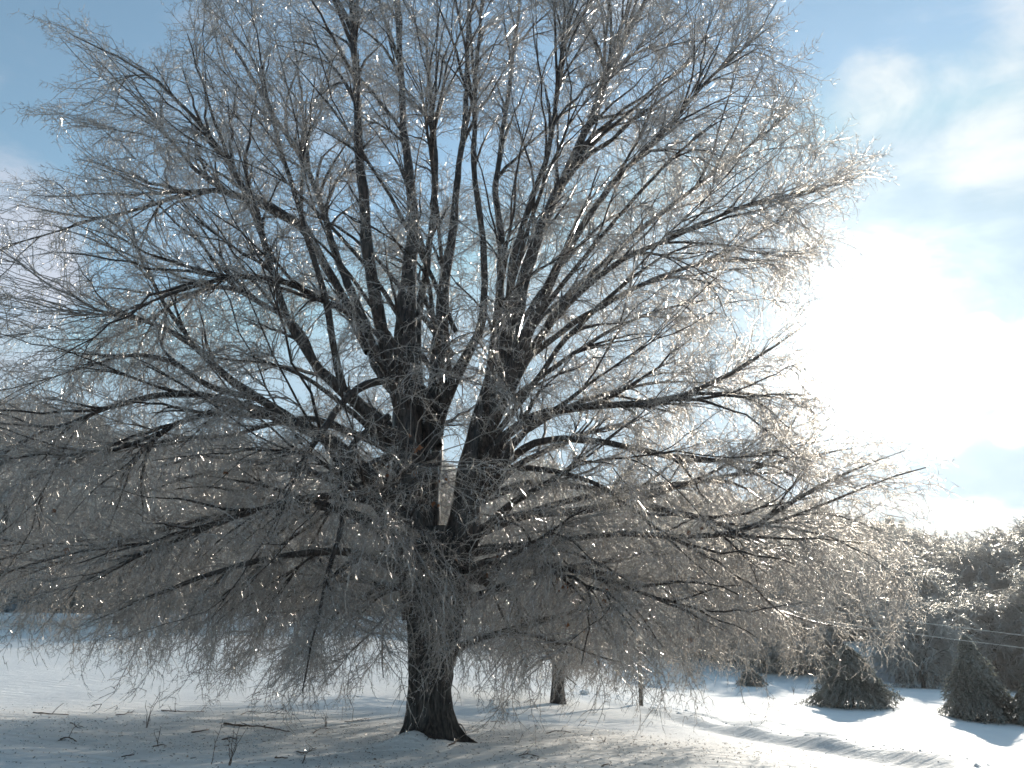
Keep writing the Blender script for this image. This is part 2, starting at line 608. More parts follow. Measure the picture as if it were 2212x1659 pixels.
# ------------------------------------------------------------------ tree growing tools
def attach(T, NP, ND, NR, rmin=0.0, bend=.62, up=.10, out_axis=None, M_=8, jit=.05, pen=2.0, lmax=None, tan=None):
    """grow one curved branch from the best existing node to each target point"""
    best = np.empty(len(T), int)
    cst = np.empty(len(T))
    for i in range(0, len(T), 400):
        d = T[i:i + 400, None, :] - NP[None]
        L = np.linalg.norm(d, axis=-1) + 1e-6
        c = (d * ND[None]).sum(-1) / L
        cost = L * (1 + pen * np.clip(bend - c, 0, 2)) + .15 / np.maximum(NR[None], .01) * .1
        best[i:i + 400] = cost.argmin(1)
        cst[i:i + 400] = cost.min(1)
    p = NP[best]
    d = T - p
    L = np.linalg.norm(d, axis=1, keepdims=True)
    if lmax is not None:
        keep = L[:, 0] < lmax
        T, p, d, L, best = T[keep], p[keep], d[keep], L[keep], best[keep]
    dn = d / (L + 1e-9)
    t0 = unit(.75 * ND[best] + .55 * dn + rng.normal(0, .10, dn.shape))
    t1 = dn.copy()
    t1[:, 2] += up
    t1 = unit(t1 + rng.normal(0, .12, dn.shape))
    b1 = p + t0 * L * .38
    b2 = T - t1 * L * .33
    s = np.linspace(0, 1, M_)[None, :, None]
    Pn = (1 - s) ** 3 * p[:, None] + 3 * (1 - s) ** 2 * s * b1[:, None] + 3 * (1 - s) * s ** 2 * b2[:, None] + s ** 3 * T[:, None]
    w = np.sin(np.linspace(0, np.pi, M_))[None, :, None]
    Pn = Pn + rng.normal(0, 1, Pn.shape) * jit * L[:, None] * w * .25
    return Pn, best, L[:, 0]


def nodes_of(Pn, Rn):
    T = unit(np.gradient(Pn, axis=1))
    return Pn.reshape(-1, 3), T.reshape(-1, 3), Rn.reshape(-1)


def make_spray(nside=4, rg=rng):
    """template of one iced twig: main axis along +Z, opposite side twiglets; lists of polylines with radii"""
    n = 5
    main = np.zeros((n, 3))
    a = rg.normal(0, .10, 2)
    for i in range(1, n):
        a = a * .5 + rg.normal(0, .26, 2)
        main[i] = main[i - 1] + unit(np.array([a[0], a[1], 1.0])) * .25
    s3, r3, s2, r2 = [], [], [], []
    phi = rg.uniform(0, 2 * np.pi)
    for i in range(nside):
        t = .16 + .78 * i / (nside - 1) + rg.normal(0, .03)
        f = np.clip(t, 0, .98) * (n - 1)
        k = int(f)
        p = main[k] + (main[k + 1] - main[k]) * (f - k)
        ax = unit(main[k + 1] - main[k])
        phi += np.pi / 2 + rg.normal(0, .3)
        for sgn in (0, np.pi):
            if rg.random() < .12:
                continue
            e = np.array([math.cos(phi + sgn), math.sin(phi + sgn), 0])
            L = (.50 - .26 * t) * rg.uniform(.5, 1.4)
            d0 = unit(e * 1.0 + ax * .45 + rg.normal(0, .2, 3))
            d1 = unit(e * .45 + ax * .8 + rg.normal(0, .38, 3))
            q1 = p + d0 * L * .5
            q2 = q1 + d1 * L * .5
            s3.append([p, q1, q2])
            r3.append([.0055, .0050, .0034])
            for m in range(2):
                if rg.random() < .62:
                    base = p + (q1 - p) * .9 if m == 0 else q1 + (q2 - q1) * .55
                    dd = unit(rg.normal(0, .7, 3) + d1 * .8)
                    s2.append([base, base + dd * L * rg.uniform(.25, .5)])
                    r2.append([.0048, .0032])
    return main, np.array([.0085, .0078, .0068, .0056, .0038]), np.array(s3), np.array(r3), np.array(s2), np.array(r2)


def place_sprays(geo, tmpl, pos, dirs, scale, droop, rscale=1.0, k=3):
    """stamp twig templates at pos along dirs"""
    n = len(pos)
    which = rng.integers(0, len(tmpl), n)
    roll = rng.uniform(0, 2 * np.pi, n)
    z = unit(dirs)
    ref = np.where(np.abs(z[:, 2:3]) < .9, np.array([[0, 0, 1.0]]), np.array([[1.0, 0, 0]]))
    x0 = unit(np.cross(ref, z))
    y0 = np.cross(z, x0)
    x = x0 * np.cos(roll)[:, None] + y0 * np.sin(roll)[:, None]
    y = np.cross(z, x)
    Rm = np.stack([x, y, z], -1)
    for ti, tp in enumerate(tmpl):
        m = np.where(which == ti)[0]
        if not len(m):
            continue
        for lines, rad in ((tp[0][None], tp[1][None]), (tp[2], tp[3]), (tp[4], tp[5])):
            if len(lines) == 0:
                continue
            q = lines[None] * scale[m][:, None, None, None]
            wv = np.einsum('nij,nlkj->nlki', Rm[m], q)
            hor = np.linalg.norm(wv, axis=-1)
            wv[..., 2] -= droop[m][:, None, None] * hor ** 2
            wv = wv + pos[m][:, None, None, :]
            rr = np.broadcast_to(rad[None], (len(m),) + rad.shape) * rscale * (.75 + .25 * scale[m])[:, None, None]
            tubes(geo, wv.reshape(-1, lines.shape[1], 3), rr.reshape(-1, lines.shape[1]), k)


def spray_mesh(tp, droop, rscale, mat, name="twig"):
    g = Geo()

    def bend(q):
        q = np.array(q, float)
        q[..., 1] -= droop * q[..., 2] ** 2      # local -Y is the downhill side of the twig
        return q
    m, r = bend(tp[0]), tp[1] * rscale
    tubes(g, m[None, :4], r[None, :4], 4)
    spikes(g, m[3:4], m[4:5], r[3:4])
    s3, r3 = bend(tp[2]), tp[3] * rscale
    tubes(g, s3[:, :2], r3[:, :2], 3)
    spikes(g, s3[:, 1], s3[:, 2] + (s3[:, 2] - s3[:, 1]) * .15, r3[:, 1])
    s2, r2 = bend(tp[4]), tp[5] * rscale
    spikes(g, s2[:, 0], s2[:, 1] + (s2[:, 1] - s2[:, 0]) * .15, r2[:, 0] * 1.05)
    allp = np.concatenate([m[1:], s3[:, 1], s3[:, 2], s2[:, 1]])
    pk = allp[rng.integers(0, len(allp), 9)]
    ln = rng.uniform(.03, .09, 9)[:, None]
    down = np.array([[0, -1.0, .0]]) + rng.normal(0, .12, (9, 3))
    ntri = sum(len(x) for x in g.t)
    spikes(g, pk, pk + down * ln, np.full(9, .0075))
    me = g.mesh(name, mat)
    me.materials.append(M['icicle'])
    nq = sum(len(x) for x in g.q)
    mi = np.zeros(len(me.polygons), np.int32)
    mi[nq + ntri:] = 1
    me.polygons.foreach_set("material_index", mi)
    return me


def aim(dirs, roll):
    z = unit(dirs)
    upv = np.where(np.abs(z[:, 2:3]) < .93, np.array([[0, 0, 1.0]]), np.array([[1.0, 0, 0]]))
    x0 = unit(np.cross(upv, z))
    y0 = np.cross(z, x0)
    x = x0 * np.cos(roll)[:, None] + y0 * np.sin(roll)[:, None]
    y = np.cross(z, x)
    Rm = np.stack([x, y, z], -1)
    return np.stack([np.arctan2(Rm[:, 2, 1], Rm[:, 2, 2]), -np.arcsin(np.clip(Rm[:, 2, 0], -1, 1)), np.arctan2(Rm[:, 1, 0], Rm[:, 0, 0])], -1)


def in_poly(x, y, poly):
    inside = np.zeros(len(x), bool)
    n = len(poly)
    j = n - 1
    for i in range(n):
        xi, yi = poly[i]
        xj, yj = poly[j]
        c = ((yi > y) != (yj > y)) & (x < (xj - xi) * (y - yi) / (yj - yi + 1e-12) + xi)
        inside ^= c
        j = i
    return inside


def proj(p):
    q = p - CAM
    dep = q[:, 1] * math.cos(PITCH) + q[:, 2] * math.sin(PITCH)
    up = -q[:, 1] * math.sin(PITCH) + q[:, 2] * math.cos(PITCH)
    return 1106 + FPX * q[:, 0] / dep, 829.5 - FPX * up / dep


# ------------------------------------------------------------------ the great maple
def W(L, Y0=14.5):
    """limb in photo units (px, py, width px[, depth offset]) -> world polyline with radius"""
    out = []
    for t in L:
        px, py, w = t[:3]
        w *= float(np.interp(w, [4, 20, 34, 60], [.9, .80, .9, 1.0]))
        dy = t[3] if len(t) > 3 else 0.0
        p = P(px, py, Y0 + dy)
        dep = (p[1]) * math.cos(PITCH) + (p[2] - CAM[2]) * math.sin(PITCH)
        out.append((p[0], p[1], p[2], w / 2 * dep / FPX))
    return out


LIMBS = [
    # left stem and its leaders
    [(915, 1330, 92), (895, 1180, 84), (884, 1050, 74), (876, 950, 68, .1), (872, 850, 58, .2), (868, 720, 52, .3), (874, 600, 38, .4), (885, 480, 28, .6), (872, 360, 24, .9),
     (862, 240, 18, 1.2), (860, 100, 14, 1.5), (848, -60, 9, 1.8), (840, -200, 5, 2)],
    [(874, 900, 40), (842, 780, 36, -.2), (815, 660, 32, -.4), (795, 540, 30, -.5), (786, 430, 27, -.6), (775, 300, 23, -.7), (768, 180, 20, -.8), (762, 60, 16, -.9), (758, -90, 10, -1)],
    [(868, 860, 34), (820, 800, 30, .4), (790, 720, 26, .8), (745, 600, 22, 1.2), (716, 520, 20, 1.5), (690, 440, 16, 1.8), (640, 330, 12, 2.2), (560, 200, 9, 2.6), (480, 60, 6, 3)],
    [(855, 960, 44), (790, 890, 34, -.3), (745, 850, 30, -.5), (690, 800, 26, -.7), (650, 745, 22, -.9), (615, 680, 20, -1), (590, 590, 19, -1.1), (560, 490, 18, -1.2),
     (520, 400, 16, -1.3), (470, 320, 12, -1.4), (400, 235, 9, -1.5), (300, 150, 6, -1.5), (110, 50, 3, -1.5)],
    [(745, 850, 22, -.5), (715, 740, 20, -.8), (700, 640, 18, -1), (670, 520, 15, -1.2), (640, 420, 12, -1.5), (600, 300, 9, -1.8), (560, 120, 6, -2)],
    [(800, 760, 26, .5), (740, 640, 24, 1), (700, 570, 22, 1.3), (650, 490, 26, 1.5), (580, 445, 26, 1.6), (520, 425, 20, 1.7), (440, 412, 13, 1.8), (330, 440, 9, 1.8), (200, 470, 6, 1.8), (20, 440, 4, 1.8)],
    [(846, 820, 24, -.3), (770, 690, 20, -.6), (700, 650, 16, -1), (620, 610, 14, -1.3), (530, 595, 13, -1.6), (430, 615, 10, -1.9), (330, 650, 7, -2.1), (200, 720, 5, -2.3)],
    [(690, 800, 16, .5), (640, 700, 14, .8), (560, 650, 14, 1.0), (480, 620, 13, 1.2), (400, 640, 10, 1.4), (300, 700, 7, 1.6), (150, 770, 4, 1.8)],
    # long arching limbs on the left
    [(880, 1100, 44, -.2), (820, 1050, 40, -.4), (770, 1000, 40, -.6), (705, 950, 34, -.8), (640, 915, 30, -1), (570, 890, 26, -1.1), (490, 868, 22, -1.2), (400, 850, 19, -1.3),
     (300, 862, 15, -1.4), (200, 900, 10, -1.5), (90, 940, 7, -1.6), (-60, 1000, 4, -1.6)],
    [(640, 915, 24, -1), (560, 860, 24, -1), (480, 805, 20, -1), (420, 750, 17, -1), (340, 700, 12, -1), (240, 680, 8, -1), (100, 690, 5, -1)],
    [(560, 860, 18, -1), (450, 830, 17, -.8), (370, 780, 14, -.7), (270, 770, 10, -.6), (150, 800, 6, -.6)],
    [(600, 900, 18, -1), (500, 890, 15, -1.3), (420, 900, 15, -1.5), (360, 930, 14, -1.7), (310, 970, 12, -1.8), (270, 1020, 9, -1.9), (240, 1090, 6, -2)],
    [(880, 1010, 24, .4), (820, 960, 24, .6), (750, 930, 20, .8), (680, 905, 18, 1), (600, 912, 13, 1.2), (500, 940, 10, 1.5), (380, 950, 8, 1.7), (200, 990, 5, 2)],
    [(870, 960, 22, .7), (800, 1000, 16, 1), (720, 1020, 13, 1.4), (600, 1010, 10, 1.8), (450, 1020, 8, 2), (300, 1070, 5, 2.2)],
    # a limb broken down by the ice, bowing in front
    [(850, 820, 24, -.5), (790, 830, 22, -1.2), (740, 870, 20, -1.7), (700, 930, 17, -2.1), (660, 990, 13, -2.4), (630, 1050, 9, -2.6), (600, 1130, 6, -2.8)],
    [(840, 900, 20, -.6), (765, 960, 16, -1.5), (745, 1060, 15, -2.0), (735, 1160, 14, -2.4), (705, 1250, 12, -2.7), (690, 1340, 8, -2.9), (650, 1440, 5, -3)],
    # centre leaders
    [(915, 1200, 70, .2), (925, 1060, 62, .3), (938, 960, 54, .4), (945, 860, 42, .5), (952, 740, 36, .7), (960, 620, 30, .9), (978, 510, 24, 1.1), (992, 400, 18, 1.3), (1008, 250, 14, 1.6), (1015, 60, 9, 1.9), (1020, -120, 5, 2)],
    [(938, 960, 36, .3), (955, 880, 34, .2), (985, 810, 32, .1), (1020, 750, 26, 0), (1045, 690, 22, -.2), (1050, 560, 18, -.4), (1040, 440, 16, -.6), (1030, 320, 14, -.8), (1035, 120, 10, -1), (1050, -60, 6, -1)],
    [(925, 1010, 34, .6), (908, 860, 28, 1), (905, 720, 24, 1.4), (925, 560, 19, 1.8), (940, 420, 15, 2.2), (935, 240, 11, 2.6), (920, 60, 7, 3)],
    # right stem and leaders
    [(965, 1330, 84), (1000, 1180, 74), (1022, 1060, 66), (1042, 960, 62), (1064, 870, 56), (1090, 780, 56, .1), (1112, 710, 48, .2), (1140, 620, 34, .3), (1180, 500, 28, .4), (1225, 400, 23, .6),
     (1275, 280, 18, .8), (1320, 170, 14, 1), (1390, 20, 9, 1.2), (1450, -120, 5, 1.3)],
    [(1050, 930, 40, -.2), (1085, 850, 40, -.4), (1115, 780, 36, -.6), (1150, 690, 30, -.8), (1200, 580, 23, -1), (1270, 470, 18, -1.2), (1350, 370, 14, -1.4), (1450, 270, 10, -1.6), (1570, 140, 7, -1.8), (1690, 40, 4, -1.9)],
    [(1064, 870, 30, .4), (1066, 760, 28, .8), (1080, 650, 24, 1.2), (1085, 520, 20, 1.6), (1075, 400, 16, 1.9), (1100, 240, 12, 2.2), (1120, 60, 8, 2.5), (1130, -100, 5, 2.6)],
    [(1085, 800, 28, -.2), (1100, 680, 24, -.5), (1115, 560, 20, -.8), (1150, 440, 16, -1), (1190, 320, 13, -1.3), (1215, 160, 10, -1.6), (1240, 0, 6, -1.8)],
    [(1100, 850, 26, .3), (1160, 740, 24, .6), (1220, 650, 20, .9), (1300, 570, 16, 1.2), (1400, 480, 13, 1.5), (1520, 390, 10, 1.7), (1650, 290, 6, 1.8), (1760, 200, 3, 1.9)],
    [(1160, 740, 18, -.4), (1250, 640, 16, -.7), (1350, 560, 13, -1), (1480, 500, 11, -1.3), (1620, 440, 8, -1.5), (1780, 400, 5, -1.6), (1900, 370, 3, -1.6)],
    [(1130, 780, 18, .8), (1250, 690, 15, 1.2), (1380, 620, 12, 1.6), (1520, 570, 10, 2), (1680, 560, 6, 2.2), (1800, 530, 3, 2.3)],
    # right horizontals
    [(1040, 1000, 36, -.1), (1090, 940, 27, -.3), (1150, 900, 25, -.5), (1220, 886, 22, -.7), (1300, 876, 19, -.8), (1390, 872, 17, -.9), (1470, 858, 14, -1), (1560, 820, 11, -1.1), (1660, 760, 8, -1.2), (1740, 700, 4, -1.2)],
    [(1055, 1050, 28, 0), (1110, 985, 22, -.2), (1180, 950, 20, -.4), (1280, 952, 17, -.7), (1380, 968, 16, -.9), (1480, 990, 12, -1.1), (1600, 985, 9, -1.2), (1780, 940, 5, -1.3)],
    [(1045, 1080, 24, .4), (1140, 1045, 20, .9), (1260, 1050, 16, 1.4), (1400, 1060, 13, 1.8), (1540, 1030, 10, 2.1), (1700, 990, 7, 2.4), (1880, 960, 4, 2.6)],
    [(1030, 1150, 34, .3), (1120, 1120, 24, .5), (1230, 1110, 21, .7), (1340, 1095, 20, .9), (1440, 1104, 17, 1), (1540, 1130, 14, 1.1), (1640, 1170, 10, 1.2), (1760, 1210, 6, 1.2)],
    [(1030, 1190, 30, -.2), (1110, 1180, 20, -.6), (1220, 1165, 17, -1), (1350, 1150, 15, -1.3), (1500, 1155, 14, -1.5), (1610, 1142, 14, -1.6), (1700, 1095, 11, -1.7), (1800, 1040, 8, -1.8), (1960, 970, 4, -1.8)],
    [(1610, 1142, 9, -1.6), (1720, 1110, 8, -1.7), (1840, 1060, 6, -1.8), (2000, 1010, 3, -1.9)],
    [(1100, 1010, 18, -.3), (1200, 1020, 15, -.8), (1300, 1055, 12, -1.2), (1390, 1120, 11, -1.6), (1460, 1180, 8, -2), (1550, 1260, 6, -2.2)],
    # the broken stub low on the right of the trunk
    [(965, 1412, 34, -.1), (995, 1396, 24, -.3), (1022, 1384, 22, -.45), (1036, 1378, 20, -.5)],
    # low skirt limbs
    [(905, 1260, 40, -.2), (830, 1210, 28, -.6), (740, 1190, 22, -1), (620, 1200, 17, -1.4), (480, 1230, 13, -1.8), (320, 1290, 9, -2), (180, 1350, 5, -2.1)],
    [(900, 1200, 34, .5), (800, 1130, 24, .8), (680, 1100, 18, 1.1), (520, 1110, 14, 1.4), (350, 1150, 11, 1.7), (180, 1200, 8, 2), (-20, 1270, 5, 2.1)],
    [(890, 1130, 30, -.4), (800, 1085, 22, -.9), (690, 1075, 18, -1.3), (560, 1100, 14, -1.7), (430, 1150, 11, -2), (280, 1210, 8, -2.2), (100, 1290, 5, -2.3)],
    [(985, 1260, 34, .3), (1060, 1230, 24, .7), (1180, 1220, 18, 1.2), (1320, 1240, 14, 1.6), (1480, 1270, 11, 2), (1640, 1310, 8, 2.3), (1800, 1350, 5, 2.5), (1960, 1370, 3, 2.5)],
    [(990, 1240, 28, -.4), (1080, 1210, 20, -1), (1200, 1220, 16, -1.6), (1330, 1260, 12, -2.1), (1450, 1310, 9, -2.4), (1600, 1380, 5, -2.6)],
]


def auto_limbs():
    """limbs that leave the stems towards and away from the camera"""
    out = []
    cx, cy = TRUNK
    for i in range(34):
        az = i * 2.399 + rng.normal(0, .2)
        dx, dy = math.cos(az), math.sin(az)
        if abs(dy) < .42:
            dy = .6 * (1 if dy > 0 else -1)
        t = i / 33
        z0 = 2.4 + 5.0 * t
        sidex = .45 if dx > 0 else -.35
        rad = 4.6 if dy < 0 else 6.6
        if dy < 0 and z0 < 4.5:
            rad = 3.6
        p0 = np.array([cx + sidex * min(1, z0 / 4) + .12 * (z0 - 2), cy, z0])
        rise = (.34 if dy < 0 else .18) + 1.1 * t + rng.uniform(-.1, .2)
        Rr = rad * rng.uniform(.85, 1.1) * (1 - .25 * t)
        pts = []
        n = 6
        for j in range(n):
            s = j / (n - 1)
            r_ = Rr * s
            zz = z0 + rise * Rr * s * (1.35 - .45 * s) - (.20 - .2 * t) * Rr * s ** 2.5
            pts.append((p0[0] + dx * r_ * 1.1, p0[1] + dy * r_, zz + rng.normal(0, .05), (.075 - .03 * t) * (1 - .86 * s) + .008))
        out.append(pts)
    return out


POLY = [(-260, 1290), (0, 1310), (100, 1375), (300, 1410), (420, 1435), (560, 1455), (700, 1490), (760, 1480), (830, 1430), (865, 1385), (905, 1400), (960, 1395), (985, 1390),
        (1050, 1470), (1090, 1475), (1200, 1440), (1330, 1450), (1440, 1440), (1600, 1410), (1720, 1380), (1840, 1355), (1930, 1315), (1970, 1290),
        (1960, 1260), (1960, 1130), (2010, 1000), (1900, 950), (1790, 900), (1760, 800), (1720, 700), (1740, 610), (1830, 520), (1800, 470), (1910, 370), (1840, 310), (1760, 250),
        (1735, 130), (1700, 20), (1620, -120), (1350, -280), (1000, -320), (700, -260), (480, -150), (410, -20), (430, 60), (330, 100), (200, 60), (90, 40),
        (150, 130), (80, 240), (200, 290), (150, 360), (20, 400), (-60, 450), (-260, 600)]
HOLES = [(600, 850, 75, 50), (985, 940, 34, 70), (1270, 925, 130, 26), (700, 690, 34, 40), (1250, 1000, 130, 22), (700, 320, 40, 26), (470, 1205, 20, 14),
         (330, 200, 60, 40), (1180, 90, 30, 60), (1010, 350, 26, 60), (640, 760, 50, 40), (300, 60, 90, 60), (350, 20, 60, 60), (980, 830, 20, 40), (1640, 700, 60, 60),
         (1560, 900, 80, 40), (60, 560, 60, 60), (70, 330, 60, 40), (1120, 950, 40, 30)]


def crown_points(n, ymin_bias=0.0, noise_thr=-.25, hole=.8, inner=.9, seed=0):
    out = []
    tot = 0
    while tot < n:
        m = n * 5
        p = np.stack([rng.uniform(-12.5, 8.5, m), rng.uniform(9.0, 22.0, m), rng.uniform(.6, 18.5, m)], -1)
        px, py = proj(p)
        ok = in_poly(px, py, POLY)
        cx = TRUNK[0] + .4
        z = p[:, 2]
        Rx = np.where(p[:, 0] < cx, 10.5, 8.9)
        Rz = np.interp(z, [.5, 2, 5, 9, 13, 16, 18.5], [.90, 1.0, 1.0, 1.0, .98, .92, .7])
        fx = np.clip(np.abs(p[:, 0] - cx) / (Rx * Rz), 0, 1)
        half = np.sqrt(1 - fx ** 2)
        dy = p[:, 1] - TRUNK[1]
        Df = np.interp(z, [.5, 3, 6, 12, 18], [4.2, 4.8, 5.0, 4.6, 3.0])
        Db = np.interp(z, [.5, 3, 8, 14, 18], [5.5, 7.0, 7.0, 5.5, 4.0])
        ok &= np.where(dy < 0, -dy < Df * np.maximum(half, .25), dy < Db * np.maximum(half, .25))
        # trunk region stays clear
        rr = np.hypot(p[:, 0] - TRUNK[0], dy)
        ok &= rr > inner + 0.0 * z
        ok &= ~((z < 1.9) & (rr < 2.2))
        ok &= ~((dy < -.6) & (dy > -3.4) & (np.abs(p[:, 0] - cx) < 2.2) & (z > 3.6) & (z < 11) & (rng.random(m) < .72))
        idx = np.where(ok)[0]
        keep = rng.random(len(idx)) < 1.0
        for hx, hy, hw, hh in HOLES:
            inside = ((px[idx] - hx) / hw) ** 2 + ((py[idx] - hy) / hh) ** 2 < 1
            keep &= ~(inside & (rng.random(len(idx)) < hole))
        idx = idx[keep]
        q = p[idx]
        nv = np.sin(q[:, 0] * 1.25 + seed) * np.sin(q[:, 1] * 1.1 + 2) * np.sin(q[:, 2] * 1.35 + .7 * q[:, 0]) + .35 * np.sin(q[:, 0] * 3.1) * np.sin(q[:, 2] * 2.7)
        q = q[nv + rng.normal(0, .35, len(q)) > noise_thr]
        out.append(q)
        tot += len(q)
    return np.concatenate(out)[:n]


def build_great_tree():
    base = np.array([TRUNK[0], TRUNK[1], gz(*TRUNK) - .1])
    root = empty("maple_tree", base, label="huge spreading ice-coated tree with dark trunk standing alone in the snow in front", category="tree")
    # trunk: flared, fluted column
    hs = [0, .12, .28, .5, .8, 1.15, 1.5, 1.9, 2.5, 3.2, 3.6]
    rs = [.70, .55, .465, .41, .375, .385, .43, .46, .49, .45, .30]
    cxs = [0, .0, .01, .0, -.01, .0, .02, .03, .06, .10, .12]
    na, nh = 150, 130
    A = np.arange(na) / na * 2 * np.pi
    Z = np.linspace(0, 3.55, nh)
    rr = np.interp(Z, hs, rs)
    cc = np.interp(Z, hs, cxs)
    ell = np.interp(Z, [0, 1.5, 2.6, 3.5], [1.0, 1.0, 1.12, 1.35])
    V = np.empty((nh, na, 3))
    for i in range(nh):
        z = Z[i]
        root_f = math.exp(-z / .28)
        lob = 1 + .30 * root_f * (np.maximum(0, np.cos(A * 2.5 + .4)) ** 2 - .3) + .10 * root_f * np.cos(5 * A + 1)
        flute = .035 * np.sin(A * 7 + .8 * math.sin(z * .9)) + .02 * np.sin(A * 3 + z)
        ridge = np.array([mnoise.noise(Vector((math.cos(a) * 7.5, math.sin(a) * 7.5, z * .9))) for a in A])
        ridge2 = np.array([mnoise.noise(Vector((math.cos(a) * 19, math.sin(a) * 19, z * 2.6 + 9))) for a in A])
        r = rr[i] * (lob + flute) - .035 * np.abs(ridge) ** .7 * 1.7 + .025 * ridge2
        V[i, :, 0] = cc[i] + r * np.cos(A) * ell[i]
        V[i, :, 1] = r * np.sin(A)
        V[i, :, 2] = z
    idx = np.arange(nh * na).reshape(nh, na)
    a = idx[:-1]
    b = np.roll(a, -1, 1)
    c = idx[1:]
    d = np.roll(c, -1, 1)
    q = np.stack([a, b, d, c], -1).reshape(-1, 4)
    trunk_me = mesh_np("trunk", V.reshape(-1, 3), q, np.stack([np.repeat(idx[-1, 0], na - 2), idx[-1, 1:-1], idx[-1, 2:]], -1), M['bark'])
    obj("trunk", trunk_me, root)

    NP, ND, NR = [], [], []

    def reg(pl, rad):
        T = unit(np.gradient(pl, axis=0))
        NP.append(pl)
        ND.append(T)
        NR.append(rad)
    limbs = [W(L) for L in LIMBS] + auto_limbs()
    for L in limbs:
        cr = catmull(np.array(L), .22)
        pl, rad = cr[:, :3], np.maximum(cr[:, 3], .006)
        if len(L) != 4:
            rad = rad * np.minimum(1, np.linspace(len(rad) / 6, .2, len(rad)))
        n = len(pl)
        wob = np.cumsum(rng.normal(0, 1, (n, 3)), 0)
        wob -= np.linspace(0, 1, n)[:, None] * wob[-1]
        pl = pl + wob * .010
        rad = rad * (1 + .06 * np.sin(np.arange(n) * 1.3 + rng.uniform(0, 6)))
        g = Geo()
        k = 14 if rad.max() > .2 else (9 if rad.max() > .07 else 6)
        tubes(g, pl[None], rad[None], k, True)
        lob = obj("limb", g.mesh("limb", M['limb'], origin=base), root)
        if len(L) == 4:
            lob["label"] = "short broken stub low on the right of the trunk"
        reg(pl, rad)
    cNP, cND, cNR = np.concatenate(NP), np.concatenate(ND), np.concatenate(NR)
    ok = cNP[:, 2] > 1.7
    cNP, cND, cNR = cNP[ok], cND[ok], cNR[ok]
    bg = Geo()
    # second-order branches in two rounds
    for rnd, n in ((0, 520), (1, 1150)):
        T = crown_points(n, noise_thr=-.5, hole=.8, inner=1.3, seed=rnd)
        Pn, best, L = attach(T, cNP, cND, cNR, up=.05, M_=9, jit=.035, bend=.88, pen=3.6, lmax=6.0)
        r0 = np.minimum(cNR[best] * .66, .014 + .011 * L)
        Rn = r0[:, None] * np.linspace(1, .16, 9)[None] + .003
        # ice-laden: outer part sags
        s = np.linspace(0, 1, 9)
        sag = np.interp(T[:len(Pn), 2] * 0 + Pn[:, -1, 2], [1, 4, 9, 14], [.09, .08, .03, 0])
        Pn[..., 2] -= (s ** 3)[None] * sag[:, None] * L[:, None]
        tubes(bg, Pn, Rn, 4)
        a_, b_, c_ = nodes_of(Pn[:, 1:], Rn[:, 1:])
        cNP, cND, cNR = np.concatenate([cNP, a_]), np.concatenate([cND, b_]), np.concatenate([cNR, c_])
    obj("branches", bg.mesh("branches", M['branch'], origin=base), root, kind="stuff")
    # third order
    tg = Geo()
    T = crown_points(8000, noise_thr=-.12, hole=.96, inner=1.5, seed=3)
    low = T[(T[:, 2] < 5.2)]
    T = np.concatenate([T, low[: 1500] + rng.normal(0, .25, (min(1500, len(low)), 3))])
    sel = cNR < .05
    sNP, sND, sNR = cNP[sel], cND[sel], cNR[sel]
    Pn, best, L = attach(T, sNP, sND, sNR, up=.0, M_=6, jit=.16, bend=.7, pen=1.6, lmax=2.6)
    Rn = np.linspace(.0105, .0060, 6)[None] * (.7 + .3 * np.clip(L, 0, 1.6))[:, None]
    s = np.linspace(0, 1, 6)
    hz = Pn[:, -1, 2]
    Pn[..., 2] -= (s ** 2)[None] * (np.interp(hz, [1, 4, 9, 14], [.13, .11, .05, .0]) * L)[:, None]
    tubes(tg, Pn, Rn, 3)
    obj("small_branches", tg.mesh("small_branches", M['shoot'], origin=base), root, kind="stuff")
    # twig sprays
    dirs = unit(np.gradient(Pn, axis=1))
    pos, dr, sc = [], [], []
    for node, frac, s0 in ((5, 1.0, .52), (4, .85, .44), (3, .8, .42), (2, .6, .38), (1, .25, .34)):
        m = rng.random(len(Pn)) < frac
        m &= (L > .25) | (node == 5)
        dd = dirs[m, node]
        side = rng.normal(0, .62 if node < 5 else .2, dd.shape)
        pos.append(Pn[m, node])
        dr.append(unit(dd + side))
        sc.append(rng.uniform(.55, 1.3, m.sum()) * s0)
    thin = np.where(cNR < .024)[0]
    thin = rng.choice(thin, min(7000, len(thin)), replace=False)
    pos.append(cNP[thin])
    dr.append(unit(cND[thin] + rng.normal(0, .6, (len(thin), 3))))
    sc.append(rng.uniform(.5, 1.3, len(thin)) * .46)
    pos, dr, sc = np.concatenate(pos), np.concatenate(dr), np.concatenate(sc)
    px, py = proj(pos)
    keep = (px > -60) & (px < 2300) & (py > -60)
    # crown outside the frame keeps a thinned part so that its shade stays
    keep |= rng.random(len(pos)) < .35
    pos, dr, sc = pos[keep], dr[keep], sc[keep]
    cls = np.interp(pos[:, 2], [1, 4, 9, 14], [2.3, 1.8, .9, 0]) + rng.normal(0, .35, len(pos))
    cls = np.clip(np.round(cls), 0, 2).astype(int)
    kinds = []
    for dr_ in (.05, .35, .75):
        for _ in range(24):
            kinds.append(spray_mesh(make_spray(5), dr_, 1.4, M['twig']))
    pick = cls * 24 + rng.integers(0, 24, len(pos))
    scatter("twigs", root, pos - base, aim(dr, rng.normal(0, .5, len(pos))), sc, pick, kinds, kind="stuff")
    print("SPRAYS", len(pos))
    # icicles under branches and small branches
    cand = np.concatenate([Pn[:, 1:].reshape(-1, 3), cNP[cNR < .05]])
    cd = cand[rng.integers(0, len(cand), 30000)] + rng.normal(0, .02, (30000, 3))
    ln = rng.uniform(.02, .085, len(cd))
